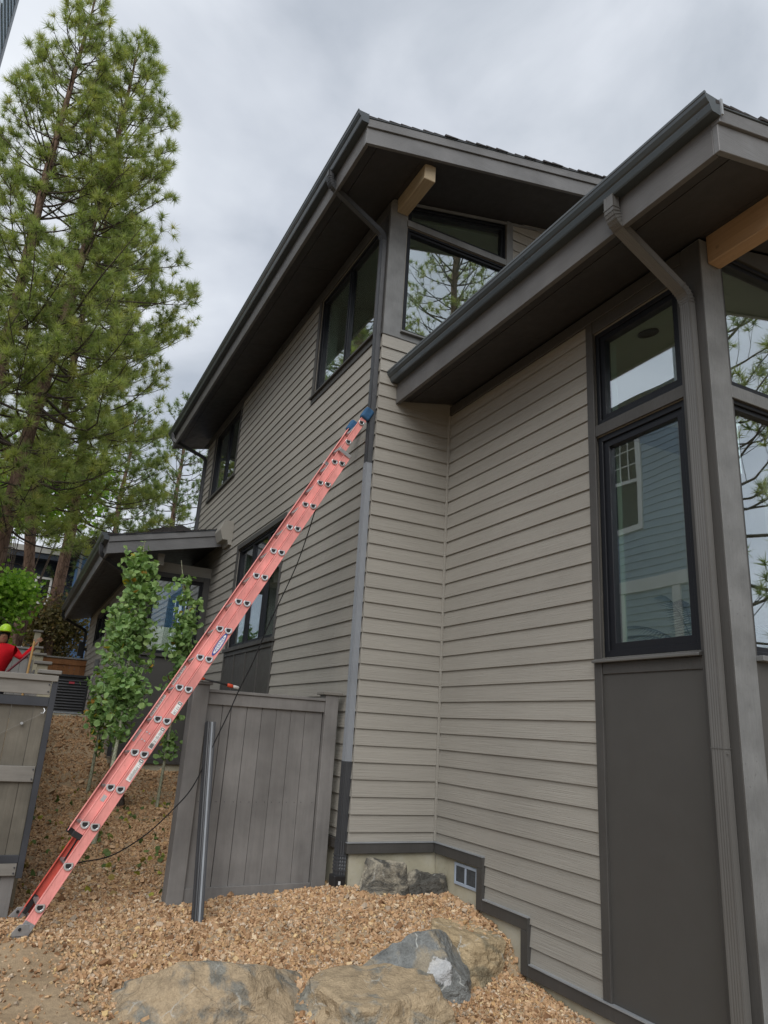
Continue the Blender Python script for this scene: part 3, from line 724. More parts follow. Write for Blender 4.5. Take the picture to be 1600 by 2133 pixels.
# --- roofs
def roof(xe, ze, sl, xr, y0, y1, wall_x, name_far=True, drop=0, soffit_inner=None, back=True):
    zf = lambda x: ze + sl * (x - xe)
    r = MB()
    pr = lambda xa, xb, ya, yb, ob, ot: [(xa, ya, zf(xa) + ob), (xb, ya, zf(xb) + ob), (xb, yb, zf(xb) + ob), (xa, yb, zf(xa) + ob), (xa, ya, zf(xa) + ot), (xb, ya, zf(xb) + ot), (xb, yb, zf(xb) + ot), (xa, yb, zf(xa) + ot)]
    r.hexa(pr(xe + .043, xr, y0 + .045, y1 - .045, .10, .27))
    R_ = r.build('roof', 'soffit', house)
    sb = [(xe + .0425, xe + .155), (xe + .160, wall_x + .0), (wall_x + .003, xr)]
    for i, (xa, xb) in enumerate(sb):
        ys = [y0 + .045]
        step = 2.44
        while ys[-1] + step < y1 - .3: ys.append(ys[-1] + step)
        ys.append(y1 - .045)
        if i == 2: ys = [y0 + .045, wallfront[0] + .0] if wallfront[0] else []
        for ya, yb in zip(ys[:-1], ys[1:]):
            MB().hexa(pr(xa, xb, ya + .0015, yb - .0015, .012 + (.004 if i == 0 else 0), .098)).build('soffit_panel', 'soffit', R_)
    MB().box(xe, xe + .042, y0 + .041, y1 - .0 if not back else y1, ze, ze + .285).build('fascia_board', 'fascia_shaded', R_, bevel=.003)
    def rake(ya, yb, ob, ot, xa=xe, nm='rake_board', mat='rake_unshaded'):
        MB().hexa([(xa, ya, zf(xa) + ob), (xr, ya, zf(xr) + ob), (xr, yb, zf(xr) + ob), (xa, yb, zf(xa) + ob), (xa, ya, zf(xa) + ot), (xr, ya, zf(xr) + ot), (xr, yb, zf(xr) + ot), (xa, yb, zf(xa) + ot)]).build(nm, mat, R_, bevel=.003)
    rake(y0, y0 + .040, 0, .205)
    rake(y0 - .020, y0 + .044, .207, .312, nm='rake_trim')
    rake(y0 - .028, y0 + .048, .3135, .327, xa=xe - .02, nm='drip_edge', mat='gutter')
    if back:
        rake(y1 - .040, y1, 0, .31)
    # shingles: stepped courses, ragged at the rake edge
    sh = MB(); x = xe - .035; rr = random.Random(int(xe * 100))
    while x < xr:
        xb = min(xr, x + .17)
        ex = rr.uniform(-.012, .014)
        sh.hexa([(x, y0 - .035 + ex, zf(x) + .328), (xb, y0 - .035 + ex, zf(xb) + .328), (xb, y1 + .02, zf(xb) + .328), (x, y1 + .02, zf(x) + .328),
                 (x, y0 - .035 + ex, zf(x) + .354), (xb, y0 - .035 + ex, zf(xb) + .336), (xb, y1 + .02, zf(xb) + .336), (x, y1 + .02, zf(x) + .354)])
        x += .142
    s = sh.build('shingles', 'shingle', R_); s['kind'] = 'stuff'
    # gutter: ogee profile with closed ends
    gz = ze + .24; go = [(0, .128), (0, 0), (-.072, 0), (-.080, .010), (-.092, .042), (-.094, .052), (-.105, .060), (-.124, .085), (-.128, .108), (-.133, .112), (-.133, .130), (-.120, .130), (-.116, .118), (-.01, .118)]
    g = MB().prism([(xe - .001 + a, y0 - .03, gz + b) for a, b in go], (0, y1 - y0 + .03 if back else y1 - y0 + .028, 0)).build('gutter', 'gutter', R_)
    return R_, zf
wallfront = [YF]
main_roof, zf_main = roof(2.31, 7.738, .225, 9.2, 5.743, 16.33, XW)
wallfront = [YN]
near_roof, zf_near = roof(3.242, 5.21, .218, 9.0, 2.288, YF - .004, XN, back=False)
wallfront = [0]
wing_roof, zf_wing = roof(1.02, 4.335, .23, 3.02, 12.90, 23.9, 1.75)
# metal end clip on the near gutter corner
MB().box(3.240, 3.256, 2.246, 2.257, 5.455, 5.575).build('gutter_end_clip', 'metal_edge', near_roof)
# unseen far slopes close the volume, cut short to not shade the windows
mb = MB()
mb.hexa([(9.21, 5.743, 9.30), (9.75, 5.743, 9.18), (9.75, 16.33, 9.18), (9.21, 16.33, 9.30), (9.21, 5.743, 9.62), (9.75, 5.743, 9.5), (9.75, 16.33, 9.5), (9.21, 16.33, 9.62)])
mb.hexa([(9.01, 2.288, 6.46), (9.7, 2.288, 6.31), (9.7, 6.5, 6.31), (9.01, 6.5, 6.46), (9.01, 2.288, 6.8), (9.7, 2.288, 6.65), (9.7, 6.5, 6.65), (9.01, 6.5, 6.8)])
mb.build('far_roof_slope', 'shingle', house)
# unseen far walls, with big windows added to brighten the rooms with daylight
def far_wall(x, a0, a1, z0, z1, ops):
    mb = MB(); zs = sorted({z0, z1} | {q for o in ops for q in o[2:4]})
    for s0, s1 in zip(zs[:-1], zs[1:]):
        for p, q in subtract(a0, a1, [(o[0], o[1]) for o in ops if o[2] < (s0 + s1) / 2 < o[3]]): mb.box(x, x + .16, p, q, s0, s1)
    mb.build('far_side_wall', 'interior_wall', house)
    for o in ops: MB().box(x + .07, x + .076, o[0], o[1], o[2], o[3]).build('pane', 'clear_glass', house)
far_wall(9.0, 3.2, 6.5, -.5, 6.4, [(3.5, 6.2, 1.6, 5.6)])
far_wall(9.0, 6.72, 15.6, -.3, 9.1, [(6.95, 8.8, 5.3, 8.4), (9.2, 12.2, 2.0, 4.6), (12.7, 15.2, 5.3, 8.2)])
MB().box(3.21, 9.0, YFAR - .12, YFAR - .01, -.2, 7.85).build('rear_wall', 'siding_y', house)

# --- timber outlookers
MB().box(3.105, 3.25, 5.86, YF - .014, 7.735, 7.952).build('timber_beam', 'beam_pale', house, bevel=.006)
MB().box(4.022, 4.152, 2.34, YN - .014, 5.158, 5.40).build('timber_beam', 'beam_orange', house, bevel=.006)

# --- downspouts
def dprof(wd, dp, rib=.0018, nr=4):
    """fluted rectangular pipe outline: wd along 'side', dp along the normal"""
    pts = []
    a, b = wd / 2, dp / 2
    def edge(p, q):
        n = Vector((q[1] - p[1], -(q[0] - p[0]))).normalized()
        L_ = [(0, 0)] + [((k + .5) / (nr * 2) * .8 + .1, -rib if k % 2 else 0) for k in range(nr * 2)]
        for f, h in L_: pts.append((p[0] + (q[0] - p[0]) * f + n.x * h, p[1] + (q[1] - p[1]) * f + n.y * h))
    edge((-a, -b), (a, -b)); edge((a, -b), (a, b)); edge((a, b), (-a, b)); edge((-a, b), (-a, -b))
    return pts
def bend(p0, p1, p2, r=.09, n=5):
    p0, p1, p2 = Vector(p0), Vector(p1), Vector(p2)
    a = p1 + (p0 - p1).normalized() * r; b = p1 + (p2 - p1).normalized() * r
    return [a.lerp(p1, t).lerp(p1.lerp(b, t), t) for t in [k / (n - 1) for k in range(n)]]
def spout(parent_name, pts, wd, dp, mat, name='downspout', crimp=True):
    path = [pts[0]]
    for i in range(1, len(pts) - 1): path += bend(pts[i - 1], pts[i], pts[i + 1])
    path.append(pts[-1])
    mb = MB().sweep(path, dprof(wd, dp), (0, 1, 0))
    o = mb.build(name, mat, parent_name)
    if crimp:
        for i in range(1, len(pts) - 1):       # crimp rings at the elbows
            for p, q in zip(bend(pts[i - 1], pts[i], pts[i + 1], n=7)[:-1], bend(pts[i - 1], pts[i], pts[i + 1], n=7)[1:]):
                d = (q - p).normalized()
                MB().sweep([p, p + d * .008], dprof(wd + .007, dp + .007, .001, 2), (0, 1, 0)).build('crimp', mat, o)
    return o
ds_near = spout(house, [(3.19, 3.135, 5.50), (3.19, 3.135, 5.275), (3.905, 3.135, 4.90), (3.905, 3.135, -.2)], .086, .062, 'downspout')
for z in (1.72,):
    MB().box(3.871, 3.939, 3.089, 3.181, z - .003, z + .003).build('joint_lip', 'downspout', ds_near)
    MB().tube([(3.90, 3.084, z - .03), (3.90, 3.078, z - .03)], .006, 8).build('screw', 'downspout', ds_near)
ds_main = spout(house, [(2.235, 6.60, 8.0), (2.235, 6.60, 7.83), (2.985, 6.60, 7.40), (2.985, 6.60, 4.42)], .066, .068, 'downspout_dark')
mb = MB().sweep([(2.985, 6.60, 4.46), (2.985, 6.60, 1.36)], dprof(.070, .072), (0, 1, 0)); dsp = mb.build('downspout', 'downspout_primer', house); dsp['label'] = 'pale unpainted lower length of the corner downspout'
mb = MB().sweep([(2.985, 6.60, 1.40), (2.985, 6.60, .66)], dprof(.076, .078), (0, 1, 0)); mb.build('downspout', 'downspout_dark', house)
ds_boot = MB().sweep([(2.985, 6.60, .70), (2.985, 6.60, .58), (2.97, 6.57, .47), (2.97, 6.57, .40)], dprof(.084, .088, .004, 3), (0, 1, 0)).build('downspout_elbow', 'downspout_dark', house)
for k in range(5): MB().sweep([(2.984 - .003 * k, 6.597 - .006 * k, .585 - .03 * k), (2.983 - .003 * k, 6.596 - .006 * k, .573 - .03 * k)], dprof(.094, .098, .002, 2), (0, 1, 0)).build('crimp', 'downspout_dark', ds_boot)
MB().box(2.905, 3.02, 6.51, 6.64, .28, .42).build('drain_adapter', 'black_plastic', ds_boot, bevel=.008)
MB().box(2.945, 2.965, 6.505, 6.509, .345, .375).build('adapter_mark', 'white_plastic', ds_boot)
spout(house, [(2.235, 15.98, 8.0), (2.235, 15.98, 7.83), (2.985, 15.62, 7.42), (2.985, 15.62, 4.9)], .066, .066, 'downspout_dark', crimp=False)
spout(house, [(.955, 13.35, 4.60), (.955, 13.35, 4.40), (1.70, 13.75, 4.06), (1.70, 13.75, 1.0)], .066, .066, 'downspout_dark', crimp=False)
spout(house, [(.955, 23.6, 4.60), (.955, 23.6, 4.40), (1.69, 23.6, 4.06), (1.69, 23.6, 2.0)], .075, .075, 'black_plastic', crimp=False)

# --- low wing at the back
XG, YG = 1.75, 13.64
WG = (1.97, 2.90, 2.80, 4.21)
wf = wall_core('wing_front_wall', house, 'y', YG, .16, XG, XW - .001, .90, 4.49, [WG], 'siding_y')
clapboards(wf, 'y', YG, XG, XW - .022, 4.30, 4.48, [], 'siding_y', 41)
trimbox(wf, 'y', YG, XG, WG[0] + .003, .99, 4.298, .024, 'trim', 'casing_board')
trimbox(wf, 'y', YG, WG[1] - .003, XW - .023, .99, 4.298, .024, 'trim', 'casing_board')
trimbox(wf, 'y', YG, WG[0] + .004, WG[1] - .004, 4.207, 4.297, .0225, 'trim', 'casing_board')
wgw = window(house, 'y', YG, [(WG[0], WG[2]), (WG[1], WG[2]), (WG[1], WG[3]), (WG[0], WG[3])])
MB().box(1.93, 2.94, YG - .06, YG - .001, 2.745, 2.798).build('window_sill', 'trim', wgw, bevel=.003)
mb = MB(); pbox(mb, 'y', YG, WG[0] + .004, WG[1] - .004, .99, 2.744, .0008, .010); mb.build('wall_panel', 'panel', house)
trimbox(wf, 'y', YG, XG, XW - .035, .905, .988, .030, 'trim', 'base_trim')
WGS = (18.6, 21.0, 3.50, 4.20)
ws = wall_core('wing_side_wall', house, 'x', XG, .16, YG + .165, 23.4, .95, 4.49, [WGS], 'siding_x')
clapboards(ws, 'x', XG, YG + .002, 23.4, 1.0, 4.42, [(18.53, 21.07, 3.42, 4.27)], 'siding_x', 42)
trimbox(ws, 'x', XG, YG + .002, 23.4, 4.421, 4.485, .024, 'trim', 'frieze_board')
trimbox(ws, 'x', XG, 18.53, 18.603, 3.42, 4.27, .024, 'window_black', 'casing_board'); trimbox(ws, 'x', XG, 20.997, 21.07, 3.42, 4.27, .024, 'window_black', 'casing_board')
trimbox(ws, 'x', XG, 18.604, 20.996, 4.197, 4.27, .023, 'window_black', 'casing_board'); trimbox(ws, 'x', XG, 18.604, 20.996, 3.42, 3.503, .023, 'window_black', 'casing_board')
window(house, 'x', XG, rect(*WGS), mulls=(19.8,))
mb = MB(); mb.box(XG + .17, 4.5, YG + .2, 23.3, 1.0, 1.06); mb.build('room_floor', 'interior_floor', house)
mb = MB(); mb.box(XG + .17, 4.5, 23.2, 23.3, 1.06, 4.4); mb.box(3.06, 4.5, 15.72, 15.8, 1.06, 4.4); mb.box(4.4, 4.5, 15.8, 23.2, 1.06, 4.8); mb.build('room_wall', 'interior_wall', house)
mb = MB(); mb.box(XG + .012, XW + .01, YG + .012, YG + .2, .0, .905); mb.box(XG + .012, XG + .2, YG + .2, 23.4, .2, 1.0); mb.build('foundation', 'concrete', house)
# projecting beam end where the wing roof meets the side wall
MB().prism([(3.038, 12.38, 5.16), (2.86, 12.38, 5.16), (2.80, 12.38, 4.98), (2.86, 12.38, 4.80), (2.95, 12.38, 4.80), (2.975, 12.38, 4.72), (3.038, 12.38, 4.72)], (0, .42, 0)).build('beam_end', 'siding_y', house, bevel=.005)
MB().box(1.93, 2.04, YG - .42, YG - .30, 4.34, 4.55).build('soffit_bracket', 'siding_y', house)

# ------------------------------------------------------------------ gravel
def in_poly(px_, py_, poly):
    inside = np.zeros(len(px_), bool); n = len(poly)
    for i in range(n):
        x0, y0 = poly[i]; x1, y1 = poly[(i + 1) % n]
        c = ((y0 > py_) != (y1 > py_)) & (px_ < (x1 - x0) * (py_ - y0) / (y1 - y0 + 1e-12) + x0)
        inside ^= c
    return inside
rng = np.random.default_rng(17)
def vnoise(x, y, s, seed):
    return np.array([mnoise.noise(Vector((a * s, b * s, seed))) for a, b in zip(x, y)])
def scatter(n, x0, x1, y0, y1):
    return rng.uniform(x0, x1, n), rng.uniform(y0, y1, n)
pts = []
for n, box_, size in ((112000, (-.4, 3.97, 4.2, 7.6), 1.0), (20000, (.3, 3.04, 7.6, 11.0), 1.15), (9000, (.3, 3.04, 11, 15), 1.4), (5000, (.2, 1.75, 15, 20), 1.7)):
    x, y = scatter(n, *box_)
    keep = ~((x > 3.05) & (y > 6.52)) & ~((x > 1.75) & (y > 13.63))
    dirt_edge = .42 + np.clip(6.25 - y, 0, 1.2) * .50           # bare earth in the lower left corner
    sd_ = (x - dirt_edge) + .22 * vnoise(x, y, 1.6, 4.0) + .10 * vnoise(x, y, 6, 9.0)
    pr_ = np.where((y < 6.3), np.clip((sd_ + .22) / .55, .06, 1), np.where(y < 6.75, np.clip((x + .1) / .3, .05, 1), 1))
    keep &= rng.uniform(0, 1, n) < pr_
    pts.append(np.stack([x[keep], y[keep], np.full(keep.sum(), size)], 1))
pts = np.concatenate(pts); N = len(pts)
cube = np.array([(-1, -1, -1), (1, -1, -1), (1, 1, -1), (-1, 1, -1), (-1, -1, 1), (1, -1, 1), (1, 1, 1), (-1, 1, 1)], float) * .58
cf = np.array([(3, 2, 1, 0), (4, 5, 6, 7), (0, 1, 5, 4), (1, 2, 6, 5), (2, 3, 7, 6), (3, 0, 4, 7)])
V = cube[None] + rng.uniform(-.34, .34, (N, 8, 3))
s = (rng.gamma(3.2, 1 / 3.2, N) * .0082 + .0028) * pts[:, 2]
V *= (s[:, None, None] * np.stack([rng.uniform(.8, 1.5, N), rng.uniform(.7, 1.1, N), rng.uniform(.45, .9, N)], 1)[:, None, :])
qv = rng.normal(0, 1, (N, 4)); qv[:, 1:3] *= .55; qv /= np.linalg.norm(qv, axis=1)[:, None]
w_, x_, y_, z_ = qv.T
Rm = np.stack([np.stack([1 - 2 * (y_**2 + z_**2), 2 * (x_*y_ - z_*w_), 2 * (x_*z_ + y_*w_)], -1), np.stack([2 * (x_*y_ + z_*w_), 1 - 2 * (x_**2 + z_**2), 2 * (y_*z_ - x_*w_)], -1), np.stack([2 * (x_*z_ - y_*w_), 2 * (y_*z_ + x_*w_), 1 - 2 * (x_**2 + y_**2)], -1)], -2)
V = np.einsum('nij,nkj->nki', Rm, V)
zz = height(pts[:, 0], pts[:, 1]) + s * rng.uniform(-.2, .75, N)
V += np.stack([pts[:, 0], pts[:, 1], zz], 1)[:, None, :]
Fg = (cf[None] + (np.arange(N) * 8)[:, None, None]).reshape(-1, 4)
tint = np.repeat(np.clip(rng.uniform(0, 1, N) * np.where(pts[:, 1] > 8, .82, 1), 0, 1), 8)
gr = np_mesh('gravel', V.reshape(-1, 3), Fg, 'gravel', tint=tint)
tag(gr, 'tan and orange crushed gravel covering the side yard', 'gravel', kind='stuff')

# ------------------------------------------------------------------ boulders
def boulder(name, label, centre, half, planes, mat, seed, sub=5, group=None, cat='boulder', rough=.065, rot=0.0):
    bm = bmesh.new(); bmesh.ops.create_icosphere(bm, subdivisions=sub, radius=1)
    co = np.array([v.co[:] for v in bm.verts]); fs = [tuple(v.index for v in f.verts) for f in bm.faces]; bm.free()
    d = co / np.linalg.norm(co, axis=1)[:, None]
    rg = np.random.default_rng(seed)
    nn = [np.array(p[:3], float) / np.linalg.norm(p[:3]) for p in planes]; dist = [p[3] for p in planes]
    for _ in range(6):
        v = rg.normal(0, 1, 3); v /= np.linalg.norm(v); nn.append(v); dist.append(rg.uniform(.72, .98))
    rr_ = np.full(len(d), 1e-9)
    for n_, k in zip(nn, dist):
        c = d @ n_
        rr_ += np.where(c > .05, (np.maximum(c, .05) / k) ** 90, 0)
    r = rr_ ** (-1 / 90)
    r = np.minimum(r, 1.45)
    p = d * r[:, None]
    nz_ = np.array([mnoise.fractal(Vector((q[0] * 1.5 + seed, q[1] * 1.5, q[2] * 1.5)), .9, 2.1, 6) for q in p])
    rid = np.array([abs(mnoise.noise(Vector((q[0] * 2.6, q[1] * 2.6 + seed, q[2] * 6)))) for q in p])
    fin = np.array([mnoise.fractal(Vector((q[0] * 7 + seed, q[1] * 7, q[2] * 7)), .8, 2.2, 4) for q in p])
    p *= (1 + rough * 1.5 * nz_ - rough * .9 * rid + rough * .35 * fin)[:, None]
    p *= np.array(half)
    ca, sa = math.cos(rot), math.sin(rot)
    p = np.stack([p[:, 0] * ca - p[:, 1] * sa, p[:, 0] * sa + p[:, 1] * ca, p[:, 2]], 1) + np.array(centre)
    o = np_mesh(name, p, np.array(fs), mat, smooth=False)
    return tag(o, label, cat, group)
G = 'landscape boulders edging the gravel'
boulder('boulder', 'long tan boulder with pale veins at the front left of the gravel', (1.50, 5.10, -.10), (.68, .38, .37), [(.05, -1, .30, .74), (-.75, -.2, .55, .78), (.25, .2, 1, .82), (.75, -.35, .6, .76), (-.15, -.5, .9, .80), (0, 1, .2, .9)], 'boulder_tan', 11, group=G, rot=-.05)
boulder('boulder', 'flat-topped brown boulder in the middle of the front row', (2.56, 4.80, -.16), (.58, .40, .34), [(-.05, -.1, 1, .74), (-.1, -1, .22, .80), (-1, -.1, .25, .85), (.9, -.3, .3, .86)], 'boulder_brown', 23, group=G, rot=.1)
boulder('boulder', 'blue-grey pointed boulder with a white patch behind the brown one', (3.13, 5.22, -.05), (.44, .37, .37), [(.6, -.5, .65, .70), (-.55, -.55, .65, .72), (.0, .4, 1, .80), (.9, -.6, .0, .78), (-.2, -1, .1, .82)], 'boulder_grey', 37, group=G, rot=.15)
boulder('boulder', 'ochre block-shaped boulder against the house foundation', (3.64, 5.42, -.03), (.38, .34, .31), [(.1, -.12, 1, .74), (-.1, -1, .10, .78), (1, -.1, .35, .88), (-.9, -.4, .2, .85)], 'boulder_ochre', 41, group=G, rot=.2)
boulder('boulder', 'small brown stone wedged between the two front boulders', (2.10, 5.02, -.07), (.12, .1, .09), [(0, -.5, 1, .8)], 'boulder_brown', 44, sub=4, group=G)
G2 = 'lichen stones against the foundation'
boulder('stone', 'upright pale lichen-spotted stone leaning on the foundation by the downspout', (3.34, 6.40, .38), (.24, .09, .215), [(0, -1, .1, .8), (.1, 0, 1, .82), (-1, 0, .3, .85)], 'stone_lichen', 51, 4, G2, 'stone', .07)
boulder('stone', 'low dark mossy stone in the middle of the foundation row', (3.68, 6.40, .33), (.21, .09, .17), [(0, -1, .2, .8), (.3, 0, 1, .8)], 'stone_lichen', 58, 4, G2, 'stone', .08)
boulder('stone', 'small pointed dark stone in the foundation corner beside the vent', (3.87, 6.33, .32), (.14, .09, .14), [(.4, -1, .2, .8), (-.3, 0, 1, .8)], 'stone_lichen', 63, 4, G2, 'stone', .08)

# ------------------------------------------------------------------ extension ladder
lad = thing('extension_ladder', 'faded red fibreglass extension ladder leaning on the side wall', 'ladder', (.38, 6.4, .15))
LD = Vector((.14478, .01839, .26759)).normalized()
LS = (Vector((0, 1, 0)) - LD * LD.y).normalized()
LN = LS.cross(LD).normalized()
if LN.x > 0: LN = -LN
LO = Vector((.4687, 6.224, .3357))
def LP(s_, n_, q_): return LO + LD * s_ + LN * n_ + LS * q_
def lbox(mb, s0, s1, n0, n1, q0, q1):
    return mb.hexa([LP(s0, n0, q0), LP(s1, n0, q0), LP(s1, n1, q0), LP(s0, n1, q0), LP(s0, n0, q1), LP(s1, n0, q1), LP(s1, n1, q1), LP(s0, n1, q1)])
RS = .3048
def rail(s0, s1, n0, n1, q, inward, mat, name):
    mb = MB(); t = .005; fl = .028
    qq = sorted((q, q + t)); lbox(mb, s0, s1, n0, n1, *qq)
    qi = sorted((q + t * (1 if inward > 0 else 0), q + inward * fl)) if inward > 0 else sorted((q, q - fl))
    lbox(mb, s0, s1, n0, n0 + t, *qi); lbox(mb, s0, s1, n1 - t, n1, *qi)
    # outer lips
    lbox(mb, s0, s1, n0 - .002, n0 + .008, q - .003, q + .0); lbox(mb, s0, s1, n1 - .008, n1 + .002, q - .003, q + .0)
    return mb.build(name, mat, lad, bevel=.0015)
BASE0, BASE1 = -.155, 15 * RS + .13
FLY0, FLY1 = .588 - .10, .588 + 15 * RS + .16
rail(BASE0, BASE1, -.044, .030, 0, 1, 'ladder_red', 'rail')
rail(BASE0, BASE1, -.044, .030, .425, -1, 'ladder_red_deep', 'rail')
rail(FLY0, FLY1, .034, .100, .032, 1, 'ladder_red', 'rail')
rail(FLY0, FLY1, .034, .100, .393, -1, 'ladder_red', 'rail')
def rung(s_, n_, q0, q1):
    r = MB(); k = 10
    def loop(rad, q):       # D section: flat tread on top
        res = []
        for i in range(k):
            a = 2 * math.pi * i / k
            du, dn = math.cos(a) * rad, math.sin(a) * rad
            up = Vector((0, 0, 1)); up = (up - LS * up.dot(LS)).normalized(); fr = LS.cross(up)
            dn = min(dn, rad * .55)
            res.append(LP(s_, n_, q) + fr * du + up * dn)
        return res
    a, b = loop(.0205, q0), loop(.0205, q1); ai, bi = loop(.0165, q0), loop(.0165, q1)
    r.ring(a, ai, LS * (q1 - q0))
    o = r.build('rung', 'aluminium', lad)
    for q, sg in ((q0, -1), (q1, 1)):
        f = MB(); o1, o2 = loop(.036, q + .001 * sg), loop(.021, q + .001 * sg)
        f.ring(o1, o2, LS * (.008 * sg)); f.build('flange', 'aluminium', o, bevel=.002)
    MB().prism(loop(.0200, q0 - .0035), LS * .002).build('hole_shade', 'black_plastic', o)  # black disc stands in for the darkness inside the open rung
for i in range(16): rung(i * RS, -.002, -.004, .431)
for i in range(16): rung(.588 + i * RS, .067, .028, .399)
for q in (.0, .425):        # feet
    mb = MB(); lbox(mb, BASE0 - .10, BASE0 + .05, -.047, .033, q - .006, q - .0032); sh = mb.build('shoe', 'galvanised', lad, bevel=.001)
    for k in range(3):
        mb = MB(); lbox(mb, BASE0 - .09, BASE0 + .045, -.034 + .022 * k, -.026 + .022 * k, q - .009, q - .006); mb.build('shoe_rib', 'galvanised', sh)
    c = LP(BASE0 - .07, -.006, q)
    mb = MB(); gzf = hz(c.x, c.y)
    fx = c.x
    mb.prism([(fx - .075, c.y - .014, gzf + .006), (fx + .055, c.y - .014, gzf + .006), (fx + .062, c.y - .014, gzf + .03), (fx + .045, c.y - .014, gzf + .085), (fx - .012, c.y - .014, gzf + .085), (fx - .06, c.y - .014, gzf + .028)], (0, .004, 0))
    mb.box(fx - .078, fx + .06, c.y - .014, c.y + .07, gzf + .0, gzf + .012)
    mb.build('foot_pad', 'galvanised', sh, bevel=.001)
    MB().tube([(fx - .005, c.y - .022, gzf + .055), (fx - .005, c.y - .012, gzf + .055)], .011, 10).build('bolt', 'black_plastic', sh)
for q in (.032, .393):
    mb = MB(); lbox(mb, FLY0 - .012, FLY0 + .03, .026, .106, q - .012, q + .034); mb.build('end_cap', 'black_plastic', lad, bevel=.003)
    mb = MB(); lbox(mb, FLY1 - .10, FLY1 + .055, .012, .122, q - .034, q + .046); mb.build('end_cover', 'blue_cover', lad, bevel=.026, seg=4)
for q in (.0, .40):
    mb = MB(); lbox(mb, BASE1 - .03, BASE1 + .012, -.04, .108, q - .014, q - .009); lbox(mb, BASE1 - .03, BASE1 + .012, .103, .108, q - .009, q + .03); mb.build('guide_bracket', 'aluminium', lad, bevel=.001)
mb = MB(); lbox(mb, .588 + RS * .62, .588 + RS * .78, .046, .076, .030, .0315); mb.build('name_plate', 'aluminium', lad)
# warning stickers on the base rail, logo sticker, tape on the far rail
def sticker(s0, s1, n0, n1, q, title=True, mat='sticker_white', name='sticker', dark_at=None, sg=-1):
    mb = MB(); lbox(mb, s0, s1, n0, n1, *sorted((q, q + sg * .0006))); o = mb.build(name, mat, lad)
    rr = random.Random(int(s0 * 1000)); ln = MB(); L_ = s1 - s0; W_ = n1 - n0
    s_ = s0 + .008
    while s_ < s1 - (.032 if title else .008):
        if rr.random() < .8:
            a, b = n0 + .004, n0 + .004 + (W_ - .008) * rr.uniform(.45, .95)
            lbox(ln, s_, s_ + .0022, a, b, *sorted((q + sg * .0008, q + sg * .0011)))
        s_ += .0052
    if ln.v: ln.build('fine_print', 'sticker_text', o)
    if title:
        mb = MB(); lbox(mb, s1 - .026, s1 - .003, n0 + .003, n1 - .003, *sorted((q + sg * .0008, q + sg * .0011))); t = mb.build('warning_block', 'sticker_text', o)
        mb = MB(); lbox(mb, s1 - .019, s1 - .010, n0 + .010, n1 - .010, *sorted((q + sg * .0013, q + sg * .0016))); mb.build('warning_oval', mat, o)
    if dark_at:
        mb = MB(); lbox(mb, dark_at[0], dark_at[1], n0 + .004, n1 - .004, *sorted((q + sg * .0012, q + sg * .0015))); mb.build('print_block', 'sticker_text', o)
    return o
sticker(3.25 * RS, 3.86 * RS, -.034, .006, -.0031)
sticker(4.18 * RS, 4.80 * RS, -.032, .006, -.0031, dark_at=(4.20 * RS, 4.32 * RS))
sticker(5.22 * RS, 5.60 * RS, -.032, .008, -.0031)
for a, b in ((5.05, 5.75), (6.1, 6.75)):
    sticker(a * RS, b * RS, .062, .092, .3920, False)
mb = MB(); lbox(mb, 4.25 * RS, 4.62 * RS, .066, .094, .3905, .3925); mb.build('splice_plate', 'aluminium', lad)
for k in range(4):
    mb = MB(); c = LP((4.28 + .22 * (k // 2)) * RS, .052 + .026 * (k % 2), .031); mb.tube([c, c - LS * .005], .006, 8); mb.build('rivet', 'aluminium', lad)
def text_verts(txt):
    cu = bpy.data.curves.new('txt', 'FONT'); cu.body = txt; cu.size = 1; cu.align_x = 'CENTER'; cu.align_y = 'CENTER'
    o = bpy.data.objects.new('txt', cu); col.objects.link(o)
    dg = bpy.context.evaluated_depsgraph_get(); me = o.evaluated_get(dg).to_mesh()
    v = [tuple(p.co) for p in me.vertices]; f = [tuple(p.vertices) for p in me.polygons]
    o.evaluated_get(dg).to_mesh_clear(); bpy.data.objects.remove(o); bpy.data.curves.remove(cu)
    return v, f
sc0, nc0 = 7.52 * RS, -.008
def oval(a, b, q, k=28): return [LP(sc0 + a * math.cos(2 * math.pi * i / k) * (1), nc0 + b * math.sin(2 * math.pi * i / k), q) for i in range(k)]
lg = MB().prism(oval(.118, .026, -.0032), -LS * .0006).build('logo_sticker', 'sticker_blue', lad)
MB().prism(oval(.098, .018, -.0039), -LS * .0004).build('logo_field', 'sticker_white', lg)
tv, tf = text_verts('WERNER')
ex = max(v[0] for v in tv) - min(v[0] for v in tv)
k_ = .158 / ex
rgt_s = LD      # letters run up the rail
MB().add([LP(sc0 + v[0] * k_, nc0 + v[1] * k_ * .95, -.0046) for v in tv], tf).build('logo_lettering', 'sticker_blue', lg)
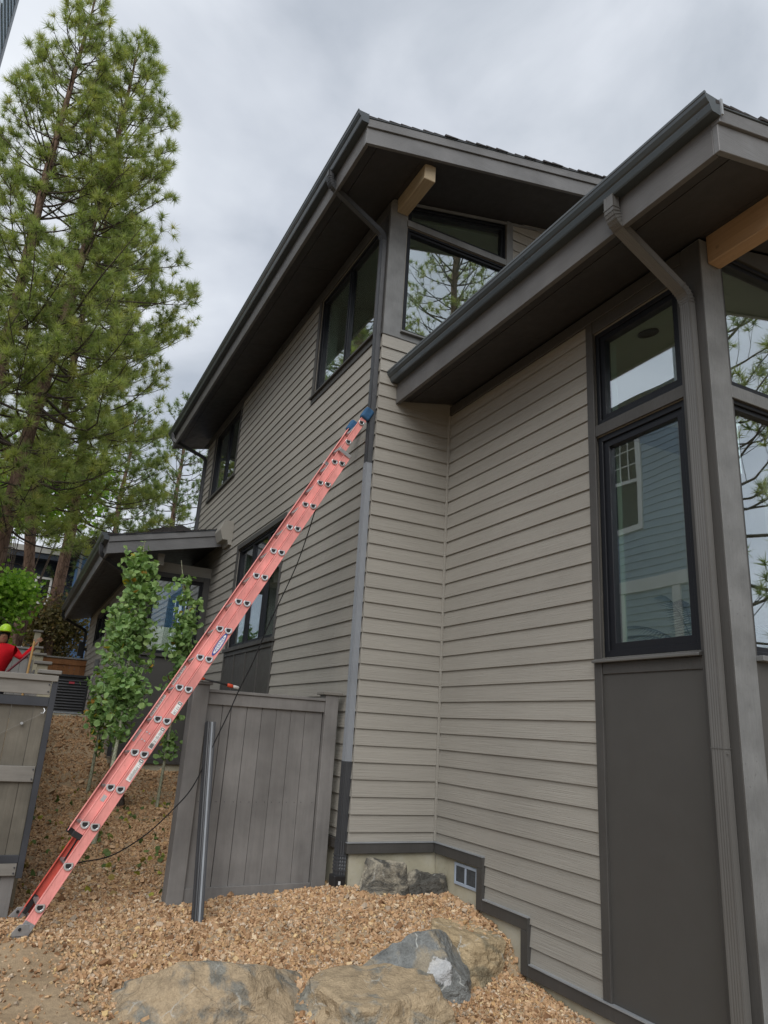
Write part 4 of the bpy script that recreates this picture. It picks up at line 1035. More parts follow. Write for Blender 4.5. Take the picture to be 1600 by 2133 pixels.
# pulley rope hanging from the ladder and lying over the fence
def smooth_path(p, n=10):
    p = [Vector(q) for q in p]; out = []
    P_ = [p[0] * 2 - p[1]] + p + [p[-1] * 2 - p[-2]]
    for i in range(1, len(P_) - 2):
        for k in range(n):
            t = k / n; a, b, c, d = P_[i - 1], P_[i], P_[i + 1], P_[i + 2]
            out.append(.5 * ((2 * b) + (-a + c) * t + (2 * a - 5 * b + 4 * c - d) * t * t + (-a + 3 * b - 3 * c + d) * t ** 3))
    out.append(p[-1]); return out
rope = MB().tube(smooth_path([LP(.30, -.05, .2), (.75, 6.62, .56), (.97, 6.64, .60), (1.205, 6.64, .745), (1.39, 6.63, .93), (1.551, 6.62, 1.14), (1.68, 6.64, 1.465), (1.80, 6.66, 1.77), (1.878, 6.68, 1.985), (1.97, 6.64, 2.25), (2.08, 6.62, 2.62), (2.27, 6.60, 3.16), (2.35, 6.56, 3.50), (2.40, 6.50, 3.80), LP(13.6 * RS, -.05, .1)], 8), .0052, 6).build('rope', 'rope_black')
tag(rope, 'thin black rope hanging from the ladder across the fence panel', 'rope')
MB().tube([LP(.588 + .1, .03, .22), LP(.45, .02, .2), LP(.31, .012, .2)], .007, 6).build('pulley_rope', 'rope_black', lad)
mb = MB(); lbox(mb, -.12, .02, -.01, .02, .38, .405); mb.build('brace', 'black_plastic', lad)

# ------------------------------------------------------------------ fence panel beside the house
fu = Vector((.99875, .04998, 0)); fn = Vector((.04998, -.99875, 0)); FA = Vector((1.478, 6.765, 0))
def FP(a, d, z): return FA + fu * a + fn * d + Vector((0, 0, z))
def fbox(mb, a0, a1, d0, d1, z0, z1):
    return mb.hexa([FP(a0, d1, z0), FP(a1, d1, z0), FP(a1, d0, z0), FP(a0, d0, z0), FP(a0, d1, z1), FP(a1, d1, z1), FP(a1, d0, z1), FP(a0, d0, z1)])
fen = thing('fence_panel', 'dark painted board fence panel between the ladder and the house', 'fence', (2.13, 6.84, .15))
mb = MB(); fbox(mb, 0, .145, -.14, .016, .08, 2.005); fbox(mb, 1.335, 1.475, -.14, .016, .12, 2.015)
for a0, a1 in ((0, .145), (1.335, 1.475)):
    mb = MB(); fbox(mb, a0, a1, -.14, .016, .10, 2.008); mb.build('post', 'fence_paint', fen, bevel=.004)
mb = MB(); fbox(mb, -.012, .165, -.155, .034, 2.0085, 2.038); mb.build('post_cap', 'fence_paint', fen, bevel=.004)
mb = MB(); fbox(mb, 1.305, 1.51, -.155, .034, 2.0085, 2.038); mb.build('post_cap', 'gate_rail', fen, bevel=.004)
wds = [.155, .085, .155, .15, .15, .15, .15, .185]
a = .1455; rr = random.Random(5)
for i, wd in enumerate(wds):
    b = min(1.3345, a + wd)
    g = .0032 if i in (1, 2) else .0018
    tilt = rr.uniform(-.002, .002)
    mb = MB(); dd = -.028 + rr.uniform(-.002, .002)
    fbox(mb, a + g, b - g, dd - .02, dd, .22, 1.85); mb.build('plank', 'fence_paint', fen, bevel=.002)
    nl = MB()
    for nz_ in (1.0,):
        for na in (a + .035, b - .035): nl.tube([FP(na, dd - .001, nz_), FP(na, dd + .0012, nz_)], .004, 6)
    nl.build('nail', 'black_plastic', fen)
    a = b
mb = MB(); fbox(mb, .1455, 1.3345, -.075, -.049, .18, 1.9); bk = mb.build('backing_board', 'fence_paint', fen)
mb = MB(); fbox(mb, .146, 1.334, -.046, -.004, 1.838, 1.945); mb.build('rail', 'fence_paint', fen, bevel=.003)
mb = MB(); fbox(mb, .146, 1.334, -.07, .012, 1.9455, 1.972); mb.build('top_board', 'fence_paint', fen, bevel=.003)
mb = MB(); fbox(mb, .146, 1.334, -.046, -.006, .19, .305); mb.build('rail', 'fence_paint', fen, bevel=.003)

# loose length of black gutter pipe leaning on the fence
lp0, lp1 = Vector((1.665, 6.36, .12)), Vector((1.655, 6.71, 1.68))
side = Vector((1, .06, 0)).normalized()
pr = dprof(.082, .058, .004, 4)
pipe = MB().sweep([lp0, lp1], pr, side).build('loose_downspout', 'downspout_dark')
tag(pipe, 'loose fluted black downspout length standing against the fence panel', 'downspout')
dr_ = (lp1 - lp0).normalized(); pn_ = side.cross(dr_)
if pn_.y > 0: pn_ = -pn_
MB().hexa([lp0 + side * u_ + pn_ * v_ + dr_ * w2 for w2 in (.002, (lp1 - lp0).length - .002) for u_, v_ in ((.0, .0292), (.016, .0292), (.016, .031), (.0, .031))]).build('painted_highlight', 'metal_edge', pipe)  # pale strip stands in for the highlight along the pipe

# paint-pole lying on top of the fence
pol = thing('extension_pole', 'short grey pole with orange grips resting on the fence top', 'pole', (1.7, 6.80, 2.0))
A_, B_ = Vector((1.50, 6.70, 2.062)), Vector((1.905, 6.80, 2.004)); d_ = (B_ - A_)
MB().tube([A_ + d_ * .08, A_ + d_ * .72], .0085, 10).build('shaft', 'downspout_dark', pol, True)
MB().tube([A_ - d_ * .02, A_ + d_ * .02, A_ + d_ * .10, A_ + d_ * .13], [.010, .014, .014, .010], 10).build('grip', 'orange_plastic', pol, True)
MB().tube([A_ + d_ * .70, A_ + d_ * .72, A_ + d_ * .82, A_ + d_ * .84], [.010, .018, .018, .014], 10).build('grip', 'orange_plastic', pol, True)
MB().tube([A_ + d_ * .84, A_ + d_ * .86, A_ + d_ * .97, A_ + d_ * 1.0], [.010, .015, .016, .009], 10).build('tip', 'white_plastic', pol, True)

# ------------------------------------------------------------------ side gate at the left
YGt = 6.65
gate = thing('gate', 'weathered board gate in a dark steel frame with wire brace', 'gate', (-.5, YGt, .17))
a = .287; i = 0; rr = random.Random(8); ww = [.10, .165, .16, .165, .165, .16, .165, .165, .165, .165]
for wd in ww:
    MB().box(a - wd + .0015, a - .0015, YGt + .0, YGt + .019, .50, 1.80).build('plank', 'gate_wood', gate, bevel=.0015)
    MB().box(a - wd + .0015, a - .0015, YGt + .003 + rr.uniform(0, .004), YGt + .021, .17, .499).build('plank', 'fence_paint', gate, bevel=.0015)
    a -= wd
xl = a
for z0, z1, nm, mt, dd in ((1.815, 1.925, 'rail', 'gate_rail', .03), (1.925, 1.972, 'top_board', 'gate_rail', .05), (1.145, 1.262, 'rail', 'gate_rail', .028), (.472, .558, 'rail', 'gate_rail', .03)):
    MB().box(xl, .283 if nm == 'rail' else .328, YGt - dd, YGt - .001, z0, z1).build(nm, mt, gate, bevel=.003)
MB().box(.288, .334, YGt - .033, YGt + .03, .455, 1.923).build('steel_stile', 'steel_frame', gate, bevel=.002)
MB().box(xl, .287, YGt - .027, YGt - .0005, 1.725, 1.795).build('steel_rail', 'steel_frame', gate, bevel=.002)
MB().box(xl, .287, YGt - .027, YGt - .0005, .560, .615).build('steel_rail', 'steel_frame', gate, bevel=.002)
for z in (1.842, 1.898, 1.168, 1.24, .49, .53): MB().tube([(.268, YGt - .031, z), (.268, YGt - .036, z)], .006, 8).build('screw', 'steel_frame', gate)
MB().tube([(.275, YGt - .012, 1.70), (.262, YGt - .02, 1.695), (.235, YGt - .02, 1.655), (.12, YGt - .02, 1.585), (-.25, YGt - .02, 1.36), (-1.1, YGt - .02, .75)], .0018, 6).build('wire', 'gate_rail', gate)
MB().tube([(.262, YGt - .022, 1.71), (.272, YGt - .03, 1.69), (.262, YGt - .035, 1.67), (.245, YGt - .028, 1.672)], .005, 6).build('hook', 'galvanised', gate)
MB().tube([(.12, YGt - .03, 1.585), (.12, YGt - .012, 1.585)], .011, 8).build('turnbuckle', 'galvanised', gate)

# stepped boundary fence running back behind the gate
bf = thing('boundary_fence', 'stepped fence with capped tan posts climbing the slope behind the gate', 'fence', (.27, 11.5, .5))
posts = [(6.95, 2.03), (9.3, 2.235), (11.7, 2.485), (14.1, 2.755), (16.5, 3.26)]
for i, (y, zt) in enumerate(posts):
    MB().box(.21, .325, y, y + .115, hz(.27, y) - .2, zt - .035).build('post', 'post_tan', bf, bevel=.004)
    MB().box(.172, .363, y - .035, y + .15, zt - .0345, zt).build('post_cap', 'gate_rail', bf, bevel=.006)
    if i < len(posts) - 1:
        y2 = posts[i + 1][0]; yy_ = y + .118
        while yy_ < y2 - .15:
            MB().box(.18, .20, yy_, yy_ + .148, hz(.2, yy_) - .1, zt - .10).build('plank', 'fence_paint', bf)
            yy_ += .151
stick = MB().tube([(.09, 8.9, .3), (.14, 10.0, 2.50)], .014, 8).build('timber_stick', 'pole_wood'); tag(stick, 'yellow timber batten leaning beside the stepped fence posts', 'batten')

# cedar and weathered fences further back
def board_fence(name, label, p0, p1, zt, mat, railmat, n):
    p0, p1 = Vector(p0), Vector(p1); t = thing(name, label, 'fence', ((p0 + p1) / 2 + Vector((0, 0, hz(p0.x, p0.y))))[:])
    d = (p1 - p0) / n; nn_ = Vector((d.y, -d.x, 0)).normalized()
    for k in range(n):
        a, b = p0 + d * (k + .02), p0 + d * (k + .98); zb = hz(a.x, a.y) - .1
        MB().hexa([(a.x, a.y, zb), (b.x, b.y, zb), (b.x - nn_.x * .02, b.y - nn_.y * .02, zb), (a.x - nn_.x * .02, a.y - nn_.y * .02, zb), (a.x, a.y, zt), (b.x, b.y, zt), (b.x - nn_.x * .02, b.y - nn_.y * .02, zt), (a.x - nn_.x * .02, a.y - nn_.y * .02, zt)]).build('plank', mat, t)
    a, b = p0 + nn_ * .001, p1 + nn_ * .001; c, e_ = p1 + nn_ * .04, p0 + nn_ * .04
    MB().hexa([(e_.x, e_.y, zt - .16), (c.x, c.y, zt - .16), (b.x, b.y, zt - .16), (a.x, a.y, zt - .16), (e_.x, e_.y, zt - .02), (c.x, c.y, zt - .02), (b.x, b.y, zt - .02), (a.x, a.y, zt - .02)]).build('rail', railmat, t)
    a, b, c, e_ = p0 - nn_ * .05, p1 - nn_ * .05, p1 + nn_ * .07, p0 + nn_ * .07
    MB().hexa([(e_.x, e_.y, zt), (c.x, c.y, zt), (b.x, b.y, zt), (a.x, a.y, zt), (e_.x, e_.y, zt + .04), (c.x, c.y, zt + .04), (b.x, b.y, zt + .04), (a.x, a.y, zt + .04)]).build('top_board', 'weathered', t)
board_fence('cedar_fence', 'orange-brown cedar board fence at the end of the side yard', (.45, 22.2, 0), (1.75, 22.2, 0), 3.10, 'cedar', 'cedar', 9)
board_fence('weathered_fence', 'silver-grey weathered board fence behind the worker in red', (-2.2, 17.5, 0), (.20, 17.5, 0), 2.93, 'weathered', 'weathered', 16)

# ------------------------------------------------------------------ air conditioner
ac = thing('air_conditioner', 'black louvred air conditioning unit on a concrete pad beside the wing', 'air conditioner', (1.2, 18.6, 1.6))
gz_ = 1.60
MB().box(.72, 1.68, 18.0, 19.1, gz_ - .25, gz_ + .03).build('concrete_pad', 'concrete', ac, bevel=.01)
x0, x1, y0, y1, z0, z1 = .80, 1.56, 18.15, 18.91, gz_ + .045, gz_ + .90
MB().box(x0 + .03, x1 - .03, y0 + .03, y1 - .03, z0, z1 - .05).build('coil', 'ac_metal', ac)
for xx in (x0, x1 - .05):
    for yy_ in (y0, y1 - .05): MB().box(xx, xx + .05, yy_, yy_ + .05, z0 - .012, z1 - .06).build('corner_post', 'ac_metal', ac, bevel=.004)
k = z0 + .03
while k < z1 - .09:
    MB().hexa([(x0 + .05, y0 + .006, k), (x1 - .05, y0 + .006, k), (x1 - .05, y0 + .026, k + .03), (x0 + .05, y0 + .026, k + .03), (x0 + .05, y0 + .002, k + .006), (x1 - .05, y0 + .002, k + .006), (x1 - .05, y0 + .024, k + .036), (x0 + .05, y0 + .024, k + .036)]).build('louvre', 'downspout_dark', ac)
    k += .062
MB().box(x0 - .012, x1 + .012, y0 - .012, y1 + .012, z1 - .06, z1).build('lid', 'ac_metal', ac, bevel=.01)
MB().box(x0 + .05, x1 - .05, y0 - .006, y0 + .001, z0, z0 + .035).build('base_rail', 'metal_edge', ac)
MB().box(x0 + .33, x0 + .45, y0 - .004, y0 + .001, z1 - .20, z1 - .155).build('badge', 'label_red', ac)
MB().tube([(1.66, 18.6, 2.75), (1.66, 18.6, 2.2), (1.62, 18.6, 2.0), (1.57, 18.6, 1.95)], .012, 8).build('conduit', 'galvanised', ac)
MB().box(1.64, 1.73, 18.5, 18.66, 2.65, 2.92).build('disconnect_box', 'trim_grey', ac, bevel=.006)
# wall lantern at the far corner of the wing
ln_ = thing('wall_lantern', 'black box lantern on the far corner of the low wing', 'lamp', (1.66, 22.9, 3.3))
MB().box(1.50, 1.66, 22.85, 23.01, 3.25, 3.66).build('housing', 'black_plastic', ln_, bevel=.006)
MB().box(1.655, 1.735, 22.9, 22.96, 3.42, 3.5).build('arm', 'black_plastic', ln_)

# ------------------------------------------------------------------ trees
def unit(v): return v / np.maximum(np.linalg.norm(v, axis=-1, keepdims=True), 1e-9)
class TreeMesh:
    """collects limb tubes as arrays"""
    def __init__(s): s.V = []; s.F = []; s.n = 0
    def limb(s, path, r0, r1, k):
        path = np.asarray(path, float); m = len(path)
        t = np.gradient(path, axis=0); t = unit(t)
        ref = np.array([0, 0, 1.0]) if abs(t[0][2]) < .9 else np.array([1.0, 0, 0])
        a = unit(np.cross(t, ref)); b = np.cross(t, a)
        r = np.linspace(r0, r1, m)
        q = np.arange(k) * 2 * np.pi / k
        ringv = path[:, None, :] + r[:, None, None] * (np.cos(q)[None, :, None] * a[:, None, :] + np.sin(q)[None, :, None] * b[:, None, :])
        i = np.arange(m - 1)[:, None] * k; j = np.arange(k)[None, :]; j2 = (j + 1) % k
        f = np.stack([i + j, i + j2, i + k + j2, i + k + j], -1).reshape(-1, 4) + s.n
        s.V.append(ringv.reshape(-1, 3)); s.F.append(f); s.n += m * k
    def build(s, name, mat, parent):
        return np_mesh(name, np.concatenate(s.V), np.concatenate(s.F), mat, parent, smooth=True)
def needles(name, P_, A_, rg, parent, mat, K=44, length=.19, width=.0105, spread=.95, tint0=None):
    n = len(P_)
    A_ = unit(A_)
    d = unit(A_[:, None, :] * .50 + rg.normal(0, 1, (n, K, 3)) * spread * .72)
    d[..., 2] += .08; d = unit(d)
    start = P_[:, None, :] - A_[:, None, :] * rg.uniform(0, .07, (n, K, 1))
    ln = length * rg.uniform(.7, 1.15, (n, K, 1))
    sdv = unit(np.cross(d, rg.normal(0, 1, (n, K, 3)))) * width * .5
    v = np.stack([start - sdv, start + sdv, start + d * ln], 2)
    V = v.reshape(-1, 3); F_ = np.arange(len(V)).reshape(-1, 3)
    tt = (rg.beta(2.4, 2.6, n) if tint0 is None else tint0)
    tt = np.clip(np.repeat(tt, K * 3) + np.repeat(rg.normal(0, .05, n * K), 3), 0, 1)
    return np_mesh(name, V, F_, mat, parent, tint=tt)
def pine(label, base, H, r0, crown0, R_, seed, lean=(0, 0), whorl=.42, per=5.0, K=62, tuft=.27, wid=.0135, group='tall pines behind the house', mat='needles', twist=0.0, asym=None, top_open=.85, subk=1.1):
    rg = np.random.default_rng(seed)
    t = thing('pine_tree', label, 'tree', base, group)
    base = np.array(base, float); top = base + np.array([lean[0], lean[1], H])
    m = 26; f = np.linspace(0, 1, m)
    wob = np.stack([np.interp(f, np.linspace(0, 1, 7), np.r_[0, rg.normal(0, .10, 5), 0]), np.interp(f, np.linspace(0, 1, 7), np.r_[0, rg.normal(0, .10, 5), 0]), np.zeros(m)], 1)
    trunk = base + (top - base) * f[:, None] + wob; trunk[0, 2] -= .3
    tm = TreeMesh()
    rr = r0 * (1 - f) ** .85 + .02
    path = trunk
    # trunk with taper
    k = 12; tv = unit(np.gradient(path, axis=0)); a = unit(np.cross(tv, [0, 1.0, 0])); b = np.cross(tv, a); q = np.arange(k) * 2 * np.pi / k
    rv = path[:, None] + rr[:, None, None] * (np.cos(q)[None, :, None] * a[:, None] + np.sin(q)[None, :, None] * b[:, None]) * (1 + .06 * rg.normal(0, 1, (m, k, 1)))
    i = np.arange(m - 1)[:, None] * k; j = np.arange(k)[None]; j2 = (j + 1) % k
    np_mesh('trunk', rv.reshape(-1, 3), np.stack([i + j, i + j2, i + k + j2, i + k + j], -1).reshape(-1, 4), 'pine_bark', t, smooth=True)
    P_, A_ = [], []
    z = crown0 * H; az = rg.uniform(0, 6.28)
    while z < H - .25:
        u = (z - crown0 * H) / (H * (1 - crown0))          # 0 crown base, 1 top
        prof = min(1, .55 + u * 2.2) * (1 - u) ** .64 + .07
        nb = max(3, int(rg.normal(per, .8)))
        for bi in range(nb):
            az += 2.399 + rg.normal(0, .3)
            Lb = R_ * prof * rg.uniform(.62, 1.12)
            if rg.random() < .10: Lb *= .5
            if asym is not None: Lb *= 1 + asym[1] * max(0, math.cos(az - asym[0])) - asym[1] * .4 * max(0, -math.cos(az - asym[0]))
            el = -.20 + u * .95 + rg.normal(0, .12)
            zz_ = z + rg.uniform(-.2, .2)
            o = np.array([np.interp(zz_ / H, f, path[:, c]) for c in range(3)])
            n = 7; s_ = np.linspace(0, 1, n)
            h = np.array([math.cos(az), math.sin(az), 0]); sag = rg.uniform(.12, .45)
            rise = np.sin(el) * s_ + sag * (s_ ** 2.2) * (1 - .5 * u) - .16 * np.sin(s_ * 3.1) * (1 - u)
            p = o + h * (Lb * np.cos(el) * s_)[:, None] + np.array([0, 0, 1.0]) * (Lb * rise)[:, None]
            sidev = np.cross(h, [0, 0, 1.0]); p += sidev * (Lb * .10 * np.sin(s_ * rg.uniform(2, 5)) * rg.normal(0, 1) * s_)[:, None]
            br = .010 + .010 * Lb
            tm.limb(p, br, .006, 5)
            P_.append(p[-1]); A_.append(p[-1] - p[-2])
            ns = max(2, int(Lb * 3.6 * subk))
            for k_ in range(ns):
                s0 = rg.uniform(.28, 1.0) ** .8
                q0 = np.array([np.interp(s0, s_, p[:, c]) for c in range(3)])
                dirb = unit(np.array([np.interp(min(1, s0 + .05), s_, p[:, c]) - np.interp(s0 - .05, s_, p[:, c]) for c in range(3)]))
                sg = rg.choice([-1, 1]); d = unit(dirb * rg.uniform(.4, 1.0) + sidev * sg * rg.uniform(.35, 1.0) + np.array([0, 0, rg.uniform(-.15, .75)]))
                ls = rg.uniform(.22, .75) * (.55 + .5 * (1 - s0)) * min(1.3, .5 + Lb * .35)
                q1 = q0 + d * ls * .55 + np.array([0, 0, -.02]); q2 = q0 + d * ls + np.array([0, 0, ls * .28])
                tm.limb(np.stack([q0, q1, q2]), .008, .004, 3)
                P_.append(q2); A_.append(q2 - q1)
                if ls > .32 and rg.random() < .75:
                    d2 = unit(d + rg.normal(0, .6, 3) + np.array([0, 0, .3])); q3 = q1 + d2 * ls * .5
                    tm.limb(np.stack([q1, (q1 + q3) / 2, q3]), .006, .003, 3)
                    P_.append(q3); A_.append(d2)
        z += whorl * rg.uniform(.75, 1.25) * (1.15 - .35 * u)
    P_.append(path[-1]); A_.append(np.array([0, 0, 1.0]))
    # a few dead stubs below the crown
    for _ in range(10):
        zz_ = rg.uniform(crown0 * .45, crown0) * H; az = rg.uniform(0, 6.28); o = np.array([np.interp(zz_ / H, f, path[:, c]) for c in range(3)])
        l_ = rg.uniform(.4, 1.5); tm.limb(np.stack([o, o + np.array([math.cos(az), math.sin(az), -.05]) * l_ * .5, o + np.array([math.cos(az), math.sin(az), -.25]) * l_]), .018, .004, 4)
    tm.build('branches', 'pine_twig', t)['kind'] = 'stuff'
    P_ = np.array(P_); A_ = np.array(A_)
    needles('crown', P_, A_, rg, t, mat, K, tuft, wid)['kind'] = 'stuff'
    return len(P_)
ZB = lambda x, y: hz(x, y)
n1 = pine('tall pine rising at the left with its top in the middle of the pair', (-.99, 20.0, 1.65), 21.0, .21, .22, 4.0, 5, lean=(.8, 0))
n2 = pine('tall pine at the far left edge, tallest top of the pair', (-1.86, 19.0, 1.6), 20.9, .21, .24, 3.1, 7, lean=(.25, 0))
n3 = pine('reddish-trunked pine just behind the wing roof eave', (.81, 26.0, 1.75), 18.5, .20, .30, 3.7, 9, lean=(-.05, 0), K=54, wid=.016, tuft=.27, asym=(.1, .2))
n4 = pine('slim pine standing between the two larger trunks', (-.27, 23.5, 1.7), 18.5, .18, .34, 2.6, 13, lean=(.1, 0), K=54, wid=.015)
n5 = pine('distant bluish pine seen above the low wing roof', (6.0, 38.0, 1.9), 17.0, .24, .30, 3.6, 15, K=28, wid=.026, tuft=.24, mat='needles_far', per=4.2)
n6 = pine('distant pine right of the far pair, hidden by the eave', (2.9, 34.0, 1.9), 14.0, .20, .25, 3.2, 19, K=28, wid=.025, tuft=.22, mat='needles_far')
# pines across the street behind the viewer, seen mirrored in the front windows
n7 = pine('big pine across the street, mirrored in the gable window', (13.2, -8.5, -.6), 27.0, .30, .26, 4.6, 25, K=26, wid=.02, tuft=.22, subk=.8, per=4.5, group='pines mirrored in the windows')
n8 = pine('pine near the house front, mirrored in the right-hand windows', (11.0, -2.6, -.5), 15.0, .22, .22, 3.6, 29, K=26, wid=.02, tuft=.22, subk=.8, per=4.5, group='pines mirrored in the windows')

def leaves(name, P_, size, rg, parent, mat, tint=None, k=6, droop=.4, fold=0.0):
    """rounded leaf blades"""
    n = len(P_)
    nrm = unit(rg.normal(0, 1, (n, 3)) + np.array([0, -.25, .55])); ref = unit(np.cross(nrm, rg.normal(0, 1, (n, 3)))); oth = np.cross(nrm, ref)
    q = np.linspace(0, 2 * np.pi, k, endpoint=False)
    sz = size * rg.uniform(.7, 1.25, n)
    rad = 1 + .22 * np.cos(q)
    v = P_[:, None] + sz[:, None, None] * .5 * (rad[None, :, None] * (np.cos(q)[None, :, None] * ref[:, None] + np.sin(q)[None, :, None] * .92 * oth[:, None]))
    v = v + nrm[:, None] * (sz[:, None, None] * .10 * np.cos(2 * q)[None, :, None])
    F_ = np.arange(n * k).reshape(n, k)
    tt = rg.uniform(0, 1, n) if tint is None else tint
    return np_mesh(name, v.reshape(-1, 3), F_, mat, parent, tint=np.repeat(tt, k))
def aspen(label, base, path, r0, clusters, seed, n_leaf, yellow=.0):
    """path: stem points; clusters: (height fraction, radius) profile"""
    rg = np.random.default_rng(seed)
    t = thing('aspen_tree', label, 'tree', base, 'young aspens by the wing')
    path = np.array([Vector(p)[:] for p in smooth_path([tuple(p) for p in path], 6)])
    tm = TreeMesh(); tm.limb(path, r0, .006, 8); tm.build('trunk', 'aspen_bark', t)
    m = len(path); ff = np.linspace(0, 1, m)
    hs = np.array([c[0] for c in clusters]); rs = np.array([c[1] for c in clusters]); ds = np.array([c[2] for c in clusters])
    tw = TreeMesh(); P_ = []
    nb = n_leaf // 17
    hh = np.linspace(hs[0], hs[-1], 400); pdf = np.interp(hh, hs, ds); pdf /= pdf.sum()
    for _ in range(nb):
        h = rg.choice(hh, p=pdf)
        o = np.array([np.interp(h, ff, path[:, c]) for c in range(3)])
        az = rg.uniform(0, 6.28); rad = np.interp(h, hs, rs) * rg.uniform(.35, 1.1)
        tip = o + np.array([math.cos(az) * rad, math.sin(az) * rad, rad * rg.uniform(.5, 1.5) - .05])
        mid = (o + tip) / 2 + np.array([0, 0, -.04]) + rg.normal(0, .02, 3)
        tw.limb(np.stack([o, mid, tip]), .006, .002, 3)
        s_ = rg.uniform(.25, 1.1, 17)[:, None]
        P_.append(o + (tip - o) * s_ + rg.normal(0, .06, (17, 3)))
    tw.build('twigs', 'aspen_bark', t)['kind'] = 'stuff'
    P_ = np.concatenate(P_)
    tint = rg.beta(2.2, 2.2, len(P_)) * .93
    hz_ = (P_[:, 2] - P_[:, 2].min()) / np.ptp(P_[:, 2])
    tint = np.clip(tint + .22 * (hz_ - .4), 0, .95)
    yel = rg.uniform(0, 1, len(P_)) < yellow
    tint[yel] = rg.uniform(.965, 1, yel.sum())
    leaves('crown', P_, .080, rg, t, 'aspen_leaf', tint)['kind'] = 'stuff'
    return t
aspen('dense leafy aspen, middle of the three in front of the wing', (1.09, 8.9, hz(1.09, 8.9)), [(1.09, 8.9, .30), (1.20, 9.3, .95), (1.28, 9.7, 1.7), (1.28, 9.9, 2.6), (1.27, 10.0, 3.4), (1.25, 10.0, 4.0)], .030,
      [(.31, .10, .3), (.38, .24, 1), (.45, .32, 1.5), (.6, .32, 1.4), (.75, .25, 1.0), (.88, .14, .5), (.97, .07, .2), (1, .03, .1)], 3, 2100, .01)
aspen('leftmost aspen with a few yellow leaves', (1.25, 11.8, hz(1.25, 11.8)), [(1.25, 11.8, .45), (1.27, 11.8, 1.2), (1.28, 11.8, 1.8), (1.26, 11.8, 2.7), (1.27, 11.8, 3.4)], .028,
      [(.24, .10, .15), (.34, .22, .8), (.5, .27, 1.2), (.7, .24, 1.0), (.9, .15, .5), (1, .08, .2)], 5, 900, .06)
aspen('slender aspen beside the fence panel, in front of the wing window', (2.05, 10.7, hz(2.05, 10.7)), [(2.05, 10.7, .4), (2.07, 10.7, 1.1), (2.09, 10.7, 1.8), (2.10, 10.7, 2.7), (2.02, 10.7, 3.4), (1.90, 10.7, 3.95)], .024,
      [(.14, .14, .25), (.30, .14, .35), (.42, .18, .8), (.55, .22, 1.2), (.7, .19, .9), (.82, .11, .4), (.95, .10, .25), (1, .04, .12)], 8, 900, .015)

def bush(name, label, centre, rad, n, size, mat, seed, stem=True, cat='tree', k=5, ground=None):
    rg = np.random.default_rng(seed); c = np.array(centre, float); gz__ = hz(c[0], c[1])
    t = thing(name, label, cat, (c[0], c[1], gz__))
    lobes = c + unit(rg.normal(0, 1, (16, 3))) * rg.uniform(.3, .75, (16, 1)) * np.array(rad)
    tm = TreeMesh()
    for l in lobes:
        b = np.array([c[0] + rg.normal(0, .08), c[1] + rg.normal(0, .08), gz__ - .1])
        tm.limb(np.stack([b, b * .4 + l * .6 + np.array([0, 0, .1]), l]), .035, .006, 5)
    tm.build('trunk', 'pine_twig', t)
    li = rg.integers(0, 16, n)
    P_ = lobes[li] + rg.normal(0, .2, (n, 3)) * np.array(rad)
    leaves('crown', P_, size, rg, t, mat, None, k)['kind'] = 'stuff'
    return t
bush('leafy_tree', 'bright lime-green broadleaf tree beside the navy house', (-.55, 20.2, 4.15), (1.0, .9, 1.0), 5200, .11, 'bright_leaf', 2)
bush('leafy_tree', 'taller fresh green tree filling the gap between the pine trunks', (-.6, 29.5, 9.9), (3.2, 1.5, 1.9), 6000, .17, 'bright_leaf', 4)
bush('shrub', 'olive and rust coloured shrub behind the cedar fence', (.9, 26.0, 3.9), (1.5, 1.0, 1.5), 6000, .10, 'olive_leaf', 6, cat='shrub')
bush('shrub', 'small green shoots at the foot of the middle aspen', (1.55, 10.9, .95), (.18, .16, .22), 260, .07, 'aspen_leaf', 9, cat='shrub')
# fallen leaves
rg = np.random.default_rng(31); lx = rg.uniform(.35, 2.3, 170); ly = 7.0 + 6.0 * rg.beta(1.4, 2.0, 170)
P_ = np.stack([lx, ly, height(lx, ly) + .03], 1)
lv = leaves('fallen_leaves', P_, .06, rg, None, 'litter'); tag(lv, 'green and yellow fallen leaves scattered on the gravel', 'leaves', kind='stuff')
rg = np.random.default_rng(37)

# ------------------------------------------------------------------ houses around
nb = thing('neighbour_house', 'blue-grey clapboard house next door at the left edge', 'house', (-4.5, 8.0, .3))
NX, NY1 = -1.5, 8.02
core = MB().box(-2.3, NX, 7.3, NY1, -.2, 10.3).build('wall', 'neighbour_siding', nb)
def clap_px(parent, xp, a0, a1, z0, z1, openings, mat, seed, exp=.17):
    """boards on a wall facing +x"""
    rnd = random.Random(seed); z = z0
    while z < z1 - .02:
        zt = min(z1, z + exp)
        mid = (z + zt) / 2
        for p, q in subtract(a0, a1, [(o[0], o[1]) for o in openings if o[2] < mid < o[3]]):
            MB().hexa([(xp + .0006, p, z), (xp + .022, p, z), (xp + .022, q, z), (xp + .0006, q, z), (xp + .0006, p, zt + .015), (xp + .004, p, zt + .015), (xp + .004, q, zt + .015), (xp + .0006, q, zt + .015)]).build('siding_board', mat, parent)
        z += exp
clap_px(core, NX, 7.3, NY1 - .10, .4, 10.25, [], 'neighbour_siding', 3)
MB().box(NX - .08, NX + .026, NY1 - .10, NY1 + .026, .2, 10.3).build('corner_trim', 'neighbour_trim', nb, bevel=.003)
MB().prism([(-2.5, 7.1, 10.301), (NX + .2, 7.1, 10.301), (-1.9, 7.1, 10.6)], (0, 1.1, 0)).build('roof', 'shingle', nb)
